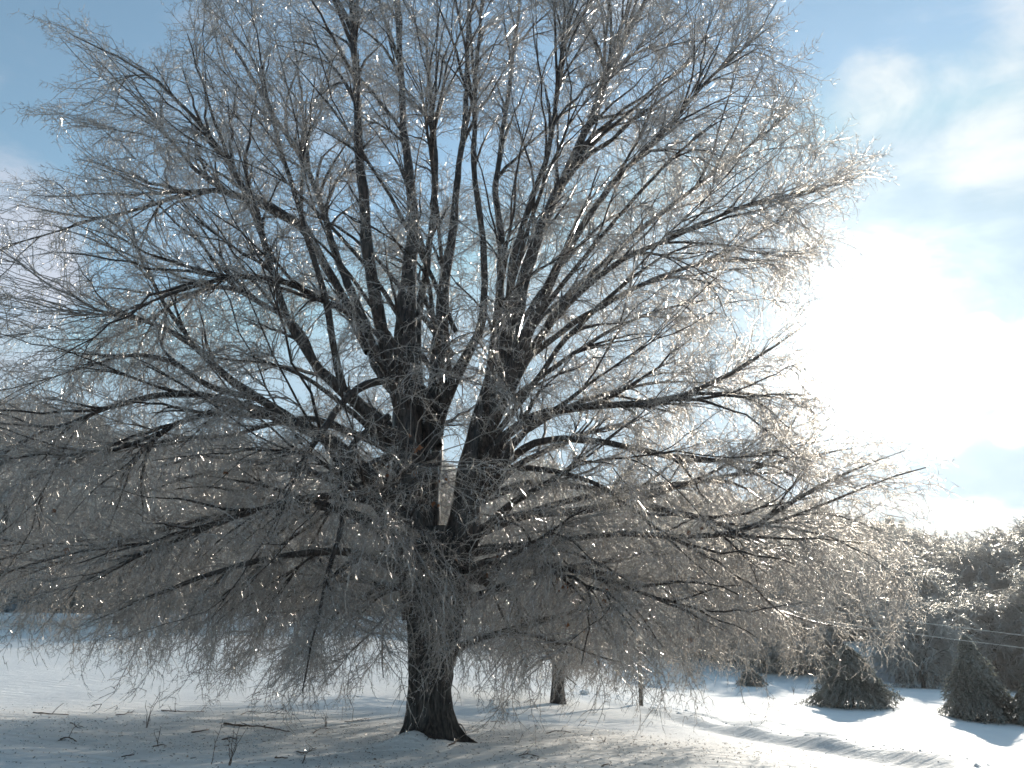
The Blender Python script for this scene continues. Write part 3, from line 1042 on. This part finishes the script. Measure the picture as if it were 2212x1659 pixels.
    e = np.stack([cd, cd - np.stack([rng.normal(0, .05, len(cd)) * ln, rng.normal(0, .05, len(cd)) * ln, ln], -1)], 1)
    ig = Geo()
    tubes(ig, e, np.stack([np.full(len(cd), .0062), np.full(len(cd), .0012)], 1), 3)
    obj("icicles", ig.mesh("icicles", M['icicle'], origin=base), root, kind="stuff")
    # a few withered leaves still hanging on
    lv = np.array([(0, 0, 0), (.03, .008, -.02), (.045, 0, -.05), (.02, -.008, -.065), (0, .004, -.10), (-.022, -.008, -.06), (-.045, .006, -.05), (-.028, 0, -.018)])
    lme = mesh_np("dead_leaf", lv, None, [(0, 2, 1), (0, 3, 2), (0, 4, 3), (0, 5, 4), (0, 6, 5), (0, 7, 6)], M['leaf'])
    for (qx, qy, n, spread) in [(1320, 1285, 9, 26), (1232, 1255, 6, 26), (1240, 1340, 5, 16), (920, 985, 6, 26), (1000, 1010, 5, 24), (1030, 1200, 5, 40), (1490, 1130, 3, 8),
                                (860, 1040, 3, 24), (1210, 1270, 4, 30), (720, 880, 2, 30), (540, 1060, 2, 20), (100, 1160, 3, 20), (1150, 1420, 2, 30), (1450, 1370, 4, 30), (1330, 1420, 3, 20)]:
        for _ in range(n):
            o = obj("dead_leaf", lme, root)
            p = P(qx + rng.normal(0, spread * .6), qy + rng.normal(0, spread * .6), 12.4 + rng.normal(0, .5))
            near = cand[np.argmin(((cand - p) ** 2).sum(1))]
            o.location = near - base
            o.rotation_euler = (rng.normal(0, .5), rng.normal(0, .5), rng.uniform(0, 6.28))
            s_ = rng.uniform(.7, 1.15)
            o.scale = (s_, s_, s_)
    return cand


build_great_tree()


# ------------------------------------------------------------------ other bare trees, iced over
def frosty_tree_meshes(h, cr, r0, n2=60, n3=420, nsp=900, thick=.03, trunk_h=.25, spr=1.1, seed=1, flat=.8, droop=.25):
    """returns (trunk mesh, crown mesh) of a rounded bare tree bowed with ice, origin at its foot"""
    global rng
    keep_rng = rng
    rng = np.random.default_rng(seed)
    tg, cg = Geo(), Geo()
    n = 9
    th = h * trunk_h
    pl = np.stack([rng.normal(0, .03, n) * h * .15, rng.normal(0, .03, n) * h * .15, np.linspace(-.3, h * .8, n)], -1)
    pl[0, :2] = pl[1, :2] = 0
    rad = r0 * np.interp(pl[:, 2] / h, [-.1, 0, .06, .3, .8], [1.7, 1.45, 1.05, .8, .12])
    cr_ = catmull(np.hstack([pl, rad[:, None]]), h / 26)
    tubes(tg, cr_[None, :, :3], cr_[None, :, 3], 9)
    NP, ND, NR = cr_[:, :3], unit(np.gradient(cr_[:, :3], axis=0)), cr_[:, 3]
    ok = NP[:, 2] > th * .9
    NP, ND, NR = NP[ok], ND[ok], NR[ok]

    def pts(m):
        u = unit(rng.normal(0, 1, (m, 3)))
        rr = rng.uniform(.25, 1, m) ** .45
        lump = 1 + .16 * np.sin(u[:, 0] * 5 + seed) * np.sin(u[:, 1] * 4 + seed * 2) + .12 * np.sin(u[:, 2] * 7 + seed)
        q = u * (rr * lump)[:, None]
        zc = th + (h - th) * .46
        return np.stack([q[:, 0] * cr, q[:, 1] * cr, zc + q[:, 2] * (h - th) * .54], -1)
    for m, k, rb in ((16, 6, .35), (n2, 5, .18)):
        T = pts(m)
        Pn, b, L = attach(T, NP, ND, NR, M_=7, jit=.05, up=-.1)
        r_ = np.minimum(NR[b] * .7, r0 * rb)
        Rn = r_[:, None] * np.linspace(1, .3, 7)[None] + thick * .3
        tubes(tg, Pn, Rn, k)
        a_, b_, c_ = nodes_of(Pn[:, 1:], Rn[:, 1:])
        NP, ND, NR = np.concatenate([NP, a_]), np.concatenate([ND, b_]), np.concatenate([NR, c_])
    T = pts(n3)
    Pn, b, L = attach(T, NP, ND, NR, M_=5, jit=.08, up=-.2)
    tubes(cg, Pn, np.broadcast_to(np.linspace(1, .6, 5)[None] * thick, (len(Pn), 5)), 3)
    tmpl = [make_spray(3) for _ in range(8)]
    dirs = unit(np.gradient(Pn, axis=1))
    ii = rng.integers(0, len(Pn), nsp)
    nd = rng.choice([2, 3, 4, 4], nsp)
    pos = Pn[ii, nd]
    dd = unit(dirs[ii, nd] + rng.normal(0, .45, (nsp, 3)))
    place_sprays(cg, tmpl, pos, dd, rng.uniform(.7, 1.3, nsp) * spr, np.full(nsp, droop), rscale=thick / .0075)
    rng = keep_rng
    return tg.mesh("trunk", M['farbark']), cg.mesh("crown", M['farcrown'])


def bare_tree(name, px, Y, meshes, label, sc=1.0, rot=0.0, group=None, x=None):
    xx = PX(px, Y) if x is None else x
    kw = dict(label=label, category="tree")
    if group:
        kw['group'] = group
    r = empty(name, (xx, Y, gz(xx, Y)), **kw)
    r.scale = (sc, sc, sc)
    r.rotation_euler = (0, 0, rot)
    obj("trunk", meshes[0], r)
    obj("crown", meshes[1], r)
    return r


small = frosty_tree_meshes(7.2, 5.0, .21, 110, 900, 2600, .0085, .15, .62, seed=11, droop=.4)
bare_tree("maple_tree", 1205, 28, small, "smaller iced tree with short dark trunk standing just behind the huge tree", rot=.7)
midt = frosty_tree_meshes(15, 8.5, .42, 90, 700, 2000, .022, .2, 1.0, seed=12, droop=.25)
midt2 = midt
bare_tree("maple_tree", 395, 62, midt, "iced tree on the left beyond the snowy rise, its thick trunk seen under the branches", rot=1.2)
bare_tree("maple_tree", 235, 70, midt2, "second iced tree on the left beyond the snowy rise, farther back with a thinner trunk", rot=2.9, sc=.87)
bare_tree("maple_tree", -60, 66, midt, "iced tree at the far left edge behind the hanging twigs", rot=4.1, sc=.9)

protos = [frosty_tree_meshes(h, c, r, 40, 260, 620, .05, t, 1.7, seed=20 + i, droop=.16)
          for i, (h, c, r, t) in enumerate([(10, 4.6, .22, .2), (11.5, 4.2, .24, .25), (9, 4.8, .2, .15), (12.5, 5.0, .28, .22), (8.5, 3.6, .18, .2), (13, 4.0, .26, .3)])]

near_wood = [  # px, Y, proto, scale, rot, label
    (1995, 82, 2, .92, .3, "rounded frosty tree with a dark trunk standing beside the grey shed"),
    (2080, 96, 0, 1.0, 1.9, "pale frosty tree rising behind the narrow conifer's left shoulder"),
    (2160, 92, 2, 1.05, 2.7, "wide frosty tree directly behind the narrow conifer"),
    (2235, 88, 4, 1.1, 4.0, "frosty tree at the right edge behind the power wires"),
    (1935, 100, 5, .74, 5.1, "frosty tree with its crown above the grey shed roof"),
    (1860, 104, 1, .85, .9, "dark iced tree behind the broad conifer"),
    (1760, 106, 3, .85, 1.3, "iced tree left of the broad conifer at the field's far edge"),
    (1660, 108, 0, 1.0, 3.3, "iced tree at the field's far edge above the low dark shrub"),
    (1560, 110, 5, .8, 2.2, "iced tree at the field's far edge beyond the utility pole, right of it"),
    (1470, 112, 2, 1.1, 4.4, "low wide iced tree at the field's far edge beyond the utility pole"),
    (1380, 113, 1, .9, 5.5, "iced tree at the field's far edge straight behind the utility pole"),
    (2040, 116, 3, .95, .2, "tall frosty tree standing on the hill foot behind the wires"),
    (2130, 118, 1, 1.0, 1.1, "tall narrow frosty tree on the hill foot near the right edge"),
    (2225, 112, 3, .9, 3.8, "tall frosty tree on the hill foot cut by the right edge"),
]
for px, Y, k, sc, rot, lb in near_wood:
    bare_tree("frosted_tree", px, Y, protos[k], lb, sc, rot)

# shaded far-off wood on the hillside: one mass, its trees scattered as copies
def build_wood():
    trees = []
    for k, (tm, cm) in enumerate(protos):
        g = bpy.data.meshes.new("wood_tree")
        import bmesh
        bm = bmesh.new()
        bm.from_mesh(tm)
        nt = len(bm.faces)
        bm.from_mesh(cm)
        bm.faces.ensure_lookup_table()
        for i in range(nt, len(bm.faces)):
            bm.faces[i].material_index = 1
        bm.to_mesh(g)
        bm.free()
        g.materials.append(M['farbark'])
        g.materials.append(M['farcrown'])
        trees.append(g)
    pts = []
    rg = np.random.default_rng(5)
    while len(pts) < 1500:
        az = rg.uniform(R(-52), R(48))
        r = math.sqrt(rg.uniform(95 ** 2, 275 ** 2))
        d0 = float(np.interp(az, HILL_AZ, HILL_D0))
        if r < d0 + 6:
            continue
        if all((r * math.sin(az) - q[0]) ** 2 + (r * math.cos(az) - q[1]) ** 2 > 9 for q in pts[-60:]):
            pts.append((r * math.sin(az), r * math.cos(az)))
    pts = np.array(pts)
    z = ground_z(pts[:, 0], pts[:, 1]) - .2
    n = len(pts)
    paz, pr_ = np.arctan2(pts[:, 0], pts[:, 1]), np.hypot(pts[:, 0], pts[:, 1])
    front = (paz > R(-26)) & (paz < R(13)) & (pr_ < np.interp(paz, HILL_AZ, HILL_D0) + 26)
    size = np.where(front, rg.uniform(1.25, 1.75, n), rg.uniform(.62, 1.3, n))
    eul = np.stack([rg.uniform(-.04, .04, n), rg.uniform(-.04, .04, n), rg.uniform(0, 6.28, n)], -1)
    scatter("frosted_woodland", None, np.column_stack([pts, z]), eul, size, rg.integers(0, len(trees), n), trees,
            kind="stuff", label="ice-covered bare wood climbing the hill behind the field", category="woodland")


build_wood()


# ------------------------------------------------------------------ conifers bowed by ice
def conifer(px, Y, h, prof, label, seed, nbr=230, name="conifer_tree", cat="conifer", x=None, lean=0.0):
    """prof: list of (height fraction, radius m) for the outline; branches leave the stem and bow down"""
    rg = np.random.default_rng(seed)
    xx = PX(px, Y) if x is None else x
    r = empty(name, (xx, Y, gz(xx, Y) - .05), label=label, category=cat)
    g = Geo()
    st = np.array([(0, 0, -.2, .11), (0, 0, h * .3, .08), (lean * .4, 0, h * .7, .04), (lean, 0, h * .97, .012)])
    st[:, 3] *= h / 4
    cr_ = catmull(st, .2)
    tubes(g, cr_[None, :, :3], cr_[None, :, 3], 8)
    bp = []
    ph = [p[0] for p in prof]
    pr = [p[1] for p in prof]
    ang = rg.uniform(0, 6.28)
    pos, drr, tipw = [], [], []
    for i in range(nbr):
        t = (i + .5) / nbr
        zt = 1 - t ** .42           # tip height fraction
        zt = max(.01, zt * 1.0)
        ang += 2.399
        R_ = np.interp(zt, ph, pr) * rg.uniform(.72, 1.14) * (1 + .12 * math.sin(ang * 2 + seed) + .24 * math.sin(ang * 3 + zt * 13 + seed))
        zb = min(.97, zt + .12 + .18 * (1 - zt) * rg.uniform(.6, 1.2))   # leaves the stem higher than its tip
        b0 = np.array([lean * zb, 0, zb * h])
        tip = np.array([lean * zt + R_ * math.cos(ang), R_ * math.sin(ang), max(.03, zt * h)])
        mid = (b0 * .42 + tip * .58)
        mid[2] = b0[2] * .62 + tip[2] * .38 + .12 * R_
        s = np.linspace(0, 1, 7)[:, None]
        c = (1 - s) ** 2 * b0 + 2 * (1 - s) * s * mid + s ** 2 * tip
        c += rg.normal(0, .02, c.shape) * s
        bp.append(c)
        nf = 15
        for k in range(1, 7):
            for _ in range(nf):
                a = c[k - 1] + (c[k] - c[k - 1]) * rg.random() + rg.normal(0, .05, 3) * (h / 4)
                a[2] = max(a[2], .02)
                pos.append(a)
                tg_ = unit(c[k] - c[k - 1])
                drr.append(unit(tg_ * .55 + np.array([0, 0, -.30]) + rg.normal(0, .55, 3)))
                tipw.append(rg.uniform(.07, .2) * (h / 4) ** .5)
    bp = np.array(bp)
    tubes(g, bp, np.broadcast_to(np.linspace(.022, .006, 7), (len(bp), 7)), 3)
    obj("trunk", g.mesh("trunk", M['bark']), r)
    # needle sprays: short central shoot with needle-covered side shoots (thin tapering prisms)
    pos, drr, tipw = np.array(pos), np.array(drr), np.array(tipw)
    f = Geo()
    n = len(pos)
    # lowest boughs lie on the snow: fill of sprigs near the ground and deep inside
    e_ = int(nbr * 9)
    aa, zz_ = rg.uniform(0, 6.283, e_), rg.uniform(0, 1, e_) ** 1.6 * .8
    ra = np.interp(zz_, ph, pr) * rg.uniform(.15, 1, e_) ** .5 * .76
    ex = np.stack([ra * np.cos(aa) + lean * zz_, ra * np.sin(aa), zz_ * h + .03], -1)
    pos = np.concatenate([pos, ex])
    drr = np.concatenate([drr, unit(np.stack([np.cos(aa), np.sin(aa), np.full(e_, -.5)], -1) + rg.normal(0, .4, (e_, 3)))])
    tipw = np.concatenate([tipw, rg.uniform(.12, .26, e_)])
    n = len(pos)
    spikes(f, pos, pos + drr * tipw[:, None] * 1.3, np.full(n, .028))
    obj("foliage", f.mesh("foliage", M['needles']), r, kind="stuff")
    return r


conifer(1838, 52, 3.6, [(0, 2.7), (.12, 2.45), (.3, 2.0), (.55, 1.4), (.8, .8), (1, .12)], "broad ice-bowed conifer with skirts spread on the snow, left of the grey shed", 31, 420)
conifer(2108, 46, 4.35, [(0, 1.95), (.12, 1.65), (.35, 1.3), (.6, .85), (.72, .45), (.85, .38), (1, .05)], "tall narrow conifer with a thin drooping top under the power wires", 32, 400, lean=-.12)
conifer(2240, 44.5, 3.3, [(0, 1.5), (.15, 1.25), (.4, .95), (.7, .5), (1, .05)], "dark conifer cut off by the right edge of the view", 33, 280)
conifer(1624, 66, 1.45, [(0, 1.0), (.3, .85), (.6, .6), (.85, .3), (1, .05)], "small low dark evergreen shrub on the open snow between pole and conifer", 34, 110, name="evergreen_shrub", cat="shrub")


# ------------------------------------------------------------------ shed
def build_shed():
    Y = 92
    x0, x1 = P(1878, 1475, Y)[0], P(1952, 1475, Y)[0]
    cx = (x0 + x1) / 2
    z = gz(cx, Y)
    r = empty("shed", (cx, Y, z), label="low grey shed with a snow-covered roof between the two conifers", category="shed")
    w = (x1 - x0) / 2 + .3
    h = 2.5
    d = 4.0
    g = Geo()
    g.box((-w, 0, -.6), (w, d, h))
    obj("wall", g.mesh("wall", M['wall'], False), r)
    # siding boards on the front
    bme = None
    bh = .25
    for i in range(10):
        if bme is None:
            b = Geo()
            b.box((-w + .12, -.03, .012), (w - .12, -.002, bh - .02))
            bme = b.mesh("siding_board", M['wall'], False)
        obj("siding_board", bme, r, (0, 0, i * bh))
    for sx in (-1, 1):
        c = Geo()
        c.box((sx * w - .1, -.06, -.5), (sx * w + .1, .12, h - .02))
        obj("corner_post", c.mesh("corner_post", M['dark'], False), r)
    dg = Geo()
    dg.box((w * .45, -.07, 0), (w * .45 + .95, -.035, 2.05))
    dr = obj("door", dg.mesh("door", M['dark'], False), r)
    hg = Geo()
    hg.box((w * .45 + .78, -.12, 1.0), (w * .45 + .86, -.075, 1.1))
    obj("handle", hg.mesh("handle", M['metal'], False), dr)
    # roof slab sloping to the front with snow on it
    rg_ = Geo()
    ov = .4
    v = [(-w - ov, -ov, h + .0), (w + ov, -ov, h + .0), (w + ov, d + ov, h + 1.5), (-w - ov, d + ov, h + 1.5)]
    v += [(a, b, c + .12) for a, b, c in v]
    rg_.add(v, [(0, 3, 2, 1), (4, 5, 6, 7), (0, 1, 5, 4), (1, 2, 6, 5), (2, 3, 7, 6), (3, 0, 4, 7)])
    rf = obj("roof", rg_.mesh("roof", M['dark'], False), r)
    sg = Geo()
    nx, ny = 22, 8
    X, Yy = np.meshgrid(np.linspace(-w - ov + .04, w + ov - .04, nx), np.linspace(-ov - .05, d + ov - .05, ny))
    Zb = h + .124 + (Yy + ov) / (d + 2 * ov) * 1.5
    top = Zb + .20 + .04 * np.sin(X * 1.3) + .03 * np.sin(X * 3.1 + Yy)
    top[0] -= .12
    idx = np.arange(nx * ny).reshape(ny, nx)
    q = np.stack([idx[:-1, :-1], idx[:-1, 1:], idx[1:, 1:], idx[1:, :-1]], -1).reshape(-1, 4)
    sg.add(np.stack([X, Yy, top], -1), q)
    e = np.stack([np.stack([X[0], Yy[0] + .0, Zb[0]], -1), np.stack([X[0], Yy[0], top[0]], -1)])
    i2 = np.arange(nx * 2).reshape(2, nx)
    sg.add(e, np.stack([i2[0, :-1], i2[0, 1:], i2[1, 1:], i2[1, :-1]], -1))
    for ci in (0, -1):
        e = np.stack([np.stack([X[:, ci], Yy[:, ci], Zb[:, ci]], -1), np.stack([X[:, ci], Yy[:, ci], top[:, ci]], -1)])
        i2 = np.arange(ny * 2).reshape(2, ny)
        sg.add(e, np.stack([i2[0, :-1], i2[0, 1:], i2[1, 1:], i2[1, :-1]], -1))
    obj("snow_cover", sg.mesh("snow_cover", M['snow']), rf)


build_shed()


# ------------------------------------------------------------------ utility pole, wires, stake
def build_pole():
    Y = 31.5
    x = PX(1383, Y)
    z = gz(x, Y)
    r = empty("utility_pole", (x, Y, z), label="slim dark utility pole standing in the snow right of the smaller tree", category="pole")
    top = P(1383, 1262, Y)[2] - z
    g = Geo()
    tubes(g, np.array([[(0, 0, -.4), (.01, 0, top * .5), (.03, 0, top)]]), np.array([[.078, .07, .06]]), 12, True)
    obj("shaft", g.mesh("shaft", M['wood']), r)
    c = Geo()
    c.box((-.35, -.05, top - .30), (.42, .05, top - .21))
    obj("crossarm", c.mesh("crossarm", M['wood'], False), r)
    for dx, dz in ((-.28, 0), (.34, 0)):
        i = Geo()
        tubes(i, np.array([[(dx, 0, top - .21), (dx, 0, top - .15), (dx, 0, top - .10)]]), np.array([[.025, .045, .02]]), 8, True)
        obj("insulator", i.mesh("insulator", M['metal']), r)
    k = Geo()
    k.box((.05, -.075, .62), (.15, -.02, .78))
    obj("bracket", k.mesh("bracket", M['metal'], False), r)
    base = np.array([x, Y, z])
    ends = [(base + [.34, 0, top - .10], P(1999, 1346, 36.5), P(2420, 1398, 40), "upper iced overhead wire running to the right from the utility pole"),
            (base + [.34, 0, top - .38], P(1970, 1369, 34.0), P(2420, 1424, 35.6), "lower iced overhead wire running to the right from the utility pole")]
    for a, m, b, lb in ends:
        cr_ = catmull(np.array([a, m, b]), 1.0)
        g = Geo()
        tubes(g, (cr_ - a)[None], np.full((1, len(cr_)), .009), 6)
        obj("wire", g.mesh("wire", M['wire']), None, a, label=lb, category="wire", group="overhead wires")
    # thin stake
    x2 = PX(1364, 30.5)
    g = Geo()
    tubes(g, np.array([[(0, 0, -.2), (.02, 0, .6), (.05, 0, 1.25)]]), np.array([[.012, .012, .010]]), 6, True)
    obj("stake", g.mesh("stake", M['wood']), None, (x2, 30.5, gz(x2, 30.5)), label="thin leaning stake in the snow just left of the utility pole", category="stake")


build_pole()


# ------------------------------------------------------------------ sticks, weeds, litter and clods on the snow
def ground_hit(px, py):
    """first point where the view ray meets the snow"""
    d = pdir(px, py)
    ts = np.linspace(8, 60, 500) / d[1]
    q = CAM + ts[:, None] * d
    g = ground_z(q[:, 0], q[:, 1])
    i = int(np.argmax(q[:, 2] < g))
    return q[i] if q[i, 2] < g[i] else q[-1]


def stick(pts, w, label, arch=.05, cat="stick", forks=0, group="fallen sticks on the snow", seed=0):
    rg = np.random.default_rng(seed + 100)
    W_ = np.array([ground_hit(*p) for p in pts])
    o_ = W_[0].copy()
    cr_ = catmull(W_, .08)
    zz = ground_z(cr_[:, 0], cr_[:, 1])
    cr_[:, 2] = zz + w * .5 + arch * np.sin(np.linspace(0, np.pi, len(cr_))) + rg.normal(0, .003, len(cr_))
    g = Geo()
    rad = np.linspace(w, w * .45, len(cr_)) * (1 + .1 * rg.normal(0, 1, len(cr_)))
    tubes(g, (cr_ - o_)[None], rad[None], 6, True)
    for f in range(forks):
        i = int(len(cr_) * rg.uniform(.3, .85))
        d = unit(cr_[min(i + 1, len(cr_) - 1)] - cr_[i] + rg.normal(0, .05, 3))
        sd = unit(d + np.array([rg.normal(0, .5), rg.normal(0, .5), rg.uniform(.1, .5)]))
        L_ = rg.uniform(.12, .3)
        tubes(g, (np.array([cr_[i], cr_[i] + sd * L_ * .5, cr_[i] + unit(sd + d) * L_]) - o_)[None], np.array([[w * .5, w * .4, w * .25]]), 4)
    obj("stick", g.mesh("stick", M['stick']), None, o_, label=label, category=cat, group=group)


K = .398
def c3(x, y):
    return (x * .3982, 1220 + y * .3982)


stick([c3(180, 805), c3(280, 815), c3(372, 818)], .016, "straight fallen stick farthest left on the snow", .01, forks=1, seed=1)
stick([c3(1215, 868), c3(1300, 885), c3(1440, 895), c3(1570, 910)], .02, "longest fallen stick, slightly curved, left of the trunk", .03, forks=2, seed=2)
stick([c3(875, 793), c3(960, 808), c3(1060, 812), c3(1110, 795)], .013, "thin forked stick with raised end on the crusty snow", .04, forks=3, seed=3)
stick([c3(1040, 915), c3(1090, 908), c3(1132, 900)], .014, "short thick stick just below the longest stick", .01, seed=4)
stick([c3(1205, 955), c3(1250, 946), c3(1285, 950)], .014, "short dark stick under the longest stick", .01, seed=5)
stick([c3(380, 860), c3(410, 885), c3(440, 893)], .010, "small bent twig near the straight left stick", .02, forks=1, seed=6)
stick([c3(830, 990), c3(870, 982), c3(905, 986)], .010, "thin twig lying left of the upright weed stems", .01, seed=7)
stick([c3(1490, 1055), c3(1530, 1058), c3(1560, 1054)], .012, "short stick beside the trunk's shadow", .01, seed=8)
stick([c3(660, 1045), c3(700, 1048), c3(728, 1035)], .009, "thin curved twig in the blue shade at lower left", .03, seed=9)
stick([c3(1700, 915), c3(1740, 900), c3(1790, 893)], .010, "twig pile piece left of the trunk's foot", .03, forks=2, seed=10)
stick([c3(1640, 1080), c3(1652, 1068), c3(1650, 1050)], .010, "twig sticking up at the bottom edge left of the trunk", .05, seed=11)
stick([(745 + .3982 * 610, 1202 + .3982 * 915), (745 + .3982 * 640, 1202 + .3982 * 945), (745 + .3982 * 657, 1202 + .3982 * 965)], .018, "stick propped up just right of the trunk's roots", .06, seed=12)
stick([(970, 1612), (985, 1606), (1000, 1600)], .012, "small twig lying against the trunk's right root", .03, forks=2, seed=13)
stick([(1300, 1657), (1310, 1656), (1318, 1654)], .012, "short twig at the bottom edge right of the trunk", .02, seed=14)
stick([(936, 1572 + 20), (928, 1600), (922, 1606)], .014, "dark bark scrap on the snow at the trunk's foot", .02, seed=15)


for k_, (qx, qy, lb) in enumerate([
        (130, 1600, "forked broken twig in the blue shade at the lower left corner"), (250, 1545, "forked broken twig below the straight left stick"),
        (520, 1545, "broken forked branchlet between the left sticks and the longest stick"), (640, 1625, "broken branchlet lying across the trunk's shadow edge"),
        (745, 1560, "forked twig on the crust a little left of the trunk"), (1060, 1560, "forked twig on the crust right of the trunk"),
        (1180, 1585, "broken branchlet on the snow well right of the trunk"), (1120, 1635, "forked twig near the bottom edge right of the trunk")]):
    rq = np.random.default_rng(60 + k_)
    w_ = rq.uniform(25, 55)
    stick([(qx, qy), (qx + w_ * .5, qy + rq.normal(0, 3)), (qx + w_, qy + rq.normal(0, 5))], rq.uniform(.007, .012), lb, .03, forks=4, seed=30 + k_)


def weed(px, py, h, label, seed, n=3):
    rg = np.random.default_rng(seed)
    b = ground_hit(px, py)
    g = Geo()
    for i in range(n):
        lean = rg.normal(0, .25, 2)
        m = 6
        s = np.linspace(0, 1, m)
        hh = h * rg.uniform(.6, 1.0)
        p = np.stack([lean[0] * hh * s ** 2 + rg.normal(0, .01, m), lean[1] * hh * s ** 2, hh * s - .05], -1)
        tubes(g, p[None], np.linspace(.006, .003, m)[None], 4)
        for j in range(2, m):
            d = unit(rg.normal(0, 1, 3) + [0, 0, .8])
            L_ = hh * rg.uniform(.1, .25)
            tubes(g, np.array([[p[j], p[j] + d * L_]]), np.array([[.004, .003]]), 3)
    obj("weed", g.mesh("weed", M['stick']), None, b, label=label, category="weed", group="dry weeds poking through the snow")


weed(*c3(1145, 1085), .75, "tallest dry weed stem at the bottom edge, left of the trunk's shadow", 1, 1)
weed(*c3(1245, 1095), .55, "clump of curled dry weed stems beside the tallest weed", 2, 4)
weed(*c3(795, 885), .7, "leaning dry weed with side twigs among the left sticks", 3, 3)
weed(*c3(1770, 880), .30, "small dry weed left of the trunk", 4, 3)
weed(*c3(855, 985), .35, "thin dry weed standing in the grey foreground snow", 5, 2)
weed(745 + .3982 * 1405, 1220 + .3982 * 965, .18, "tiny dry weed on the smooth snow right of the trunk", 6, 3)
weed(745 + .3982 * 1738, 1220 + .3982 * 978, .10, "tiny dry weed on the bright snow near the lane bank", 7, 3)
weed(1715, 1500, .75, "small tuft of dry weed in the field left of the broad conifer", 8, 9)


def build_litter():
    rg = np.random.default_rng(9)
    pts = []
    n = 2400
    x = rg.normal(TRUNK[0] - 1.4, 4.6, n)
    y = rg.normal(14.2, 2.7, n)
    keep = (y > 9.5) & (y < 24)
    x, y = x[keep], y[keep]
    z = ground_z(x, y)
    n = len(x)
    a = rg.uniform(0, 6.28, n)
    L = rg.gamma(1.0, .022, n)
    d = np.stack([np.cos(a), np.sin(a), rg.normal(0, .12, n)], -1)
    p0 = np.stack([x, y, z + .006], -1)
    g = Geo()
    p1 = p0 + d * L[:, None]
    pm = (p0 + p1) / 2 + rg.normal(0, .006, (n, 3))
    pm[:, 2] = np.maximum(pm[:, 2], z + .004)
    rr = rg.uniform(.003, .0075, n)
    tubes(g, np.stack([p0, pm, p1], 1), np.stack([rr, rr, rr * .6], 1), 3)
    obj("twig_litter", g.mesh("twig_litter", M['litter']), None, kind="stuff", label="crumbs of bark and twig scattered on the snow under the tree", category="litter")
    # fallen ice bits
    m = 1800
    x = rg.normal(TRUNK[0] - 1.0, 4.6, m)
    y = rg.normal(14.2, 2.6, m)
    z = ground_z(x, y)
    a = rg.uniform(0, 6.28, m)
    p0 = np.stack([x, y, z + .006], -1)
    p1 = p0 + np.stack([np.cos(a), np.sin(a), rg.normal(.1, .3, m)], -1) * rg.uniform(.015, .05, m)[:, None]
    g = Geo()
    tubes(g, np.stack([p0, p1], 1), np.stack([np.full(m, .006), np.full(m, .004)], 1), 3)
    obj("ice_bits", g.mesh("ice_bits", M['icicle']), None, kind="stuff", label="broken glassy ice bits scattered on the snow crust", category="ice")


build_litter()


def build_clods():
    rg = np.random.default_rng(12)
    v = np.array([(1, 0, 0), (-1, 0, 0), (0, 1, 0), (0, -1, 0), (0, 0, 1), (0, 0, -1)], float)
    t = np.array([(0, 2, 4), (2, 1, 4), (1, 3, 4), (3, 0, 4), (2, 0, 5), (1, 2, 5), (3, 1, 5), (0, 3, 5)])
    # thrown-up clods along both lane edges
    d = np.gradient(LANE, axis=0)
    nrm = unit(np.stack([-d[:, 1], d[:, 0]], -1))
    g = Geo()
    for side, off in ((1, 1.62), (-1, 1.3), (-1, .6)):
        for i in range(len(LANE)):
            if LANE[i, 1] < 12:
                continue
            for _ in range(11 if side > 0 else 2):
                if rg.random() < .4:
                    continue
                j = min(i, len(LANE) - 2)
                q = LANE[i] + (LANE[j + 1] - LANE[j]) * rg.random() + nrm[i] * side * (off + rg.normal(0, .07))
                z = gz(q[0], q[1])
                s = rg.uniform(.015, .045) * (1.6 if rg.random() < .06 else .8)
                vv = v * s * rg.uniform(.7, 1.2, (6, 3)) * [1.2, 1, .8]
                g.add(vv + [q[0], q[1], z + s * .2], None, t)
    obj("snow_clods", g.mesh("snow_clods", M['snow'], False), None, kind="stuff", label="crumbled snow clods lining the edges of the snowed-over lane", category="snow clods")
    for px, py, Y, s, lb in ((1262, 1499, 36.5, .16, "lone larger snow clod on the lane edge between small tree and pole"),
                             (1204, 1486, 39, .11, "snow clod on the lane edge just behind the smaller tree"),
                             (1745, 1606, 21.9, .07, "dark little snow clod on the lane edge at lower right")):
        import bmesh
        bm = bmesh.new()
        bmesh.ops.create_icosphere(bm, subdivisions=2, radius=s)
        for vv in bm.verts:
            vv.co *= 1 + .3 * mnoise.noise(vv.co * (3 / s) + Vector((px, 0, 0)))
            vv.co.z *= .7
            vv.co.x *= 1.3
        me = bpy.data.meshes.new("snow_clod")
        bm.to_mesh(me)
        bm.free()
        me.materials.append(M['snow'])
        p = P(px, py, Y)
        obj("snow_clod", me, None, (p[0], Y, gz(p[0], Y) + s * .4), label=lb, category="snow clod", group="snow clods by the lane")


build_clods()


# ------------------------------------------------------------------ bright winter air
def build_haze():
    g = Geo()
    g.box((-330, -40, -14), (330, 420, 78))
    m = bpy.data.materials.new("haze")
    m.use_nodes = True
    n = N(m.node_tree)
    out = n('ShaderNodeOutputMaterial')
    v = n('ShaderNodeVolumePrincipled', i_Color=(.97, .98, 1, 1), i_Density=.00022, i_Anisotropy=.6)
    n.t.links.new(v.outputs[0], out.inputs['Volume'])
    obj("haze", g.mesh("haze", m, False), None, kind="stuff")


build_haze()
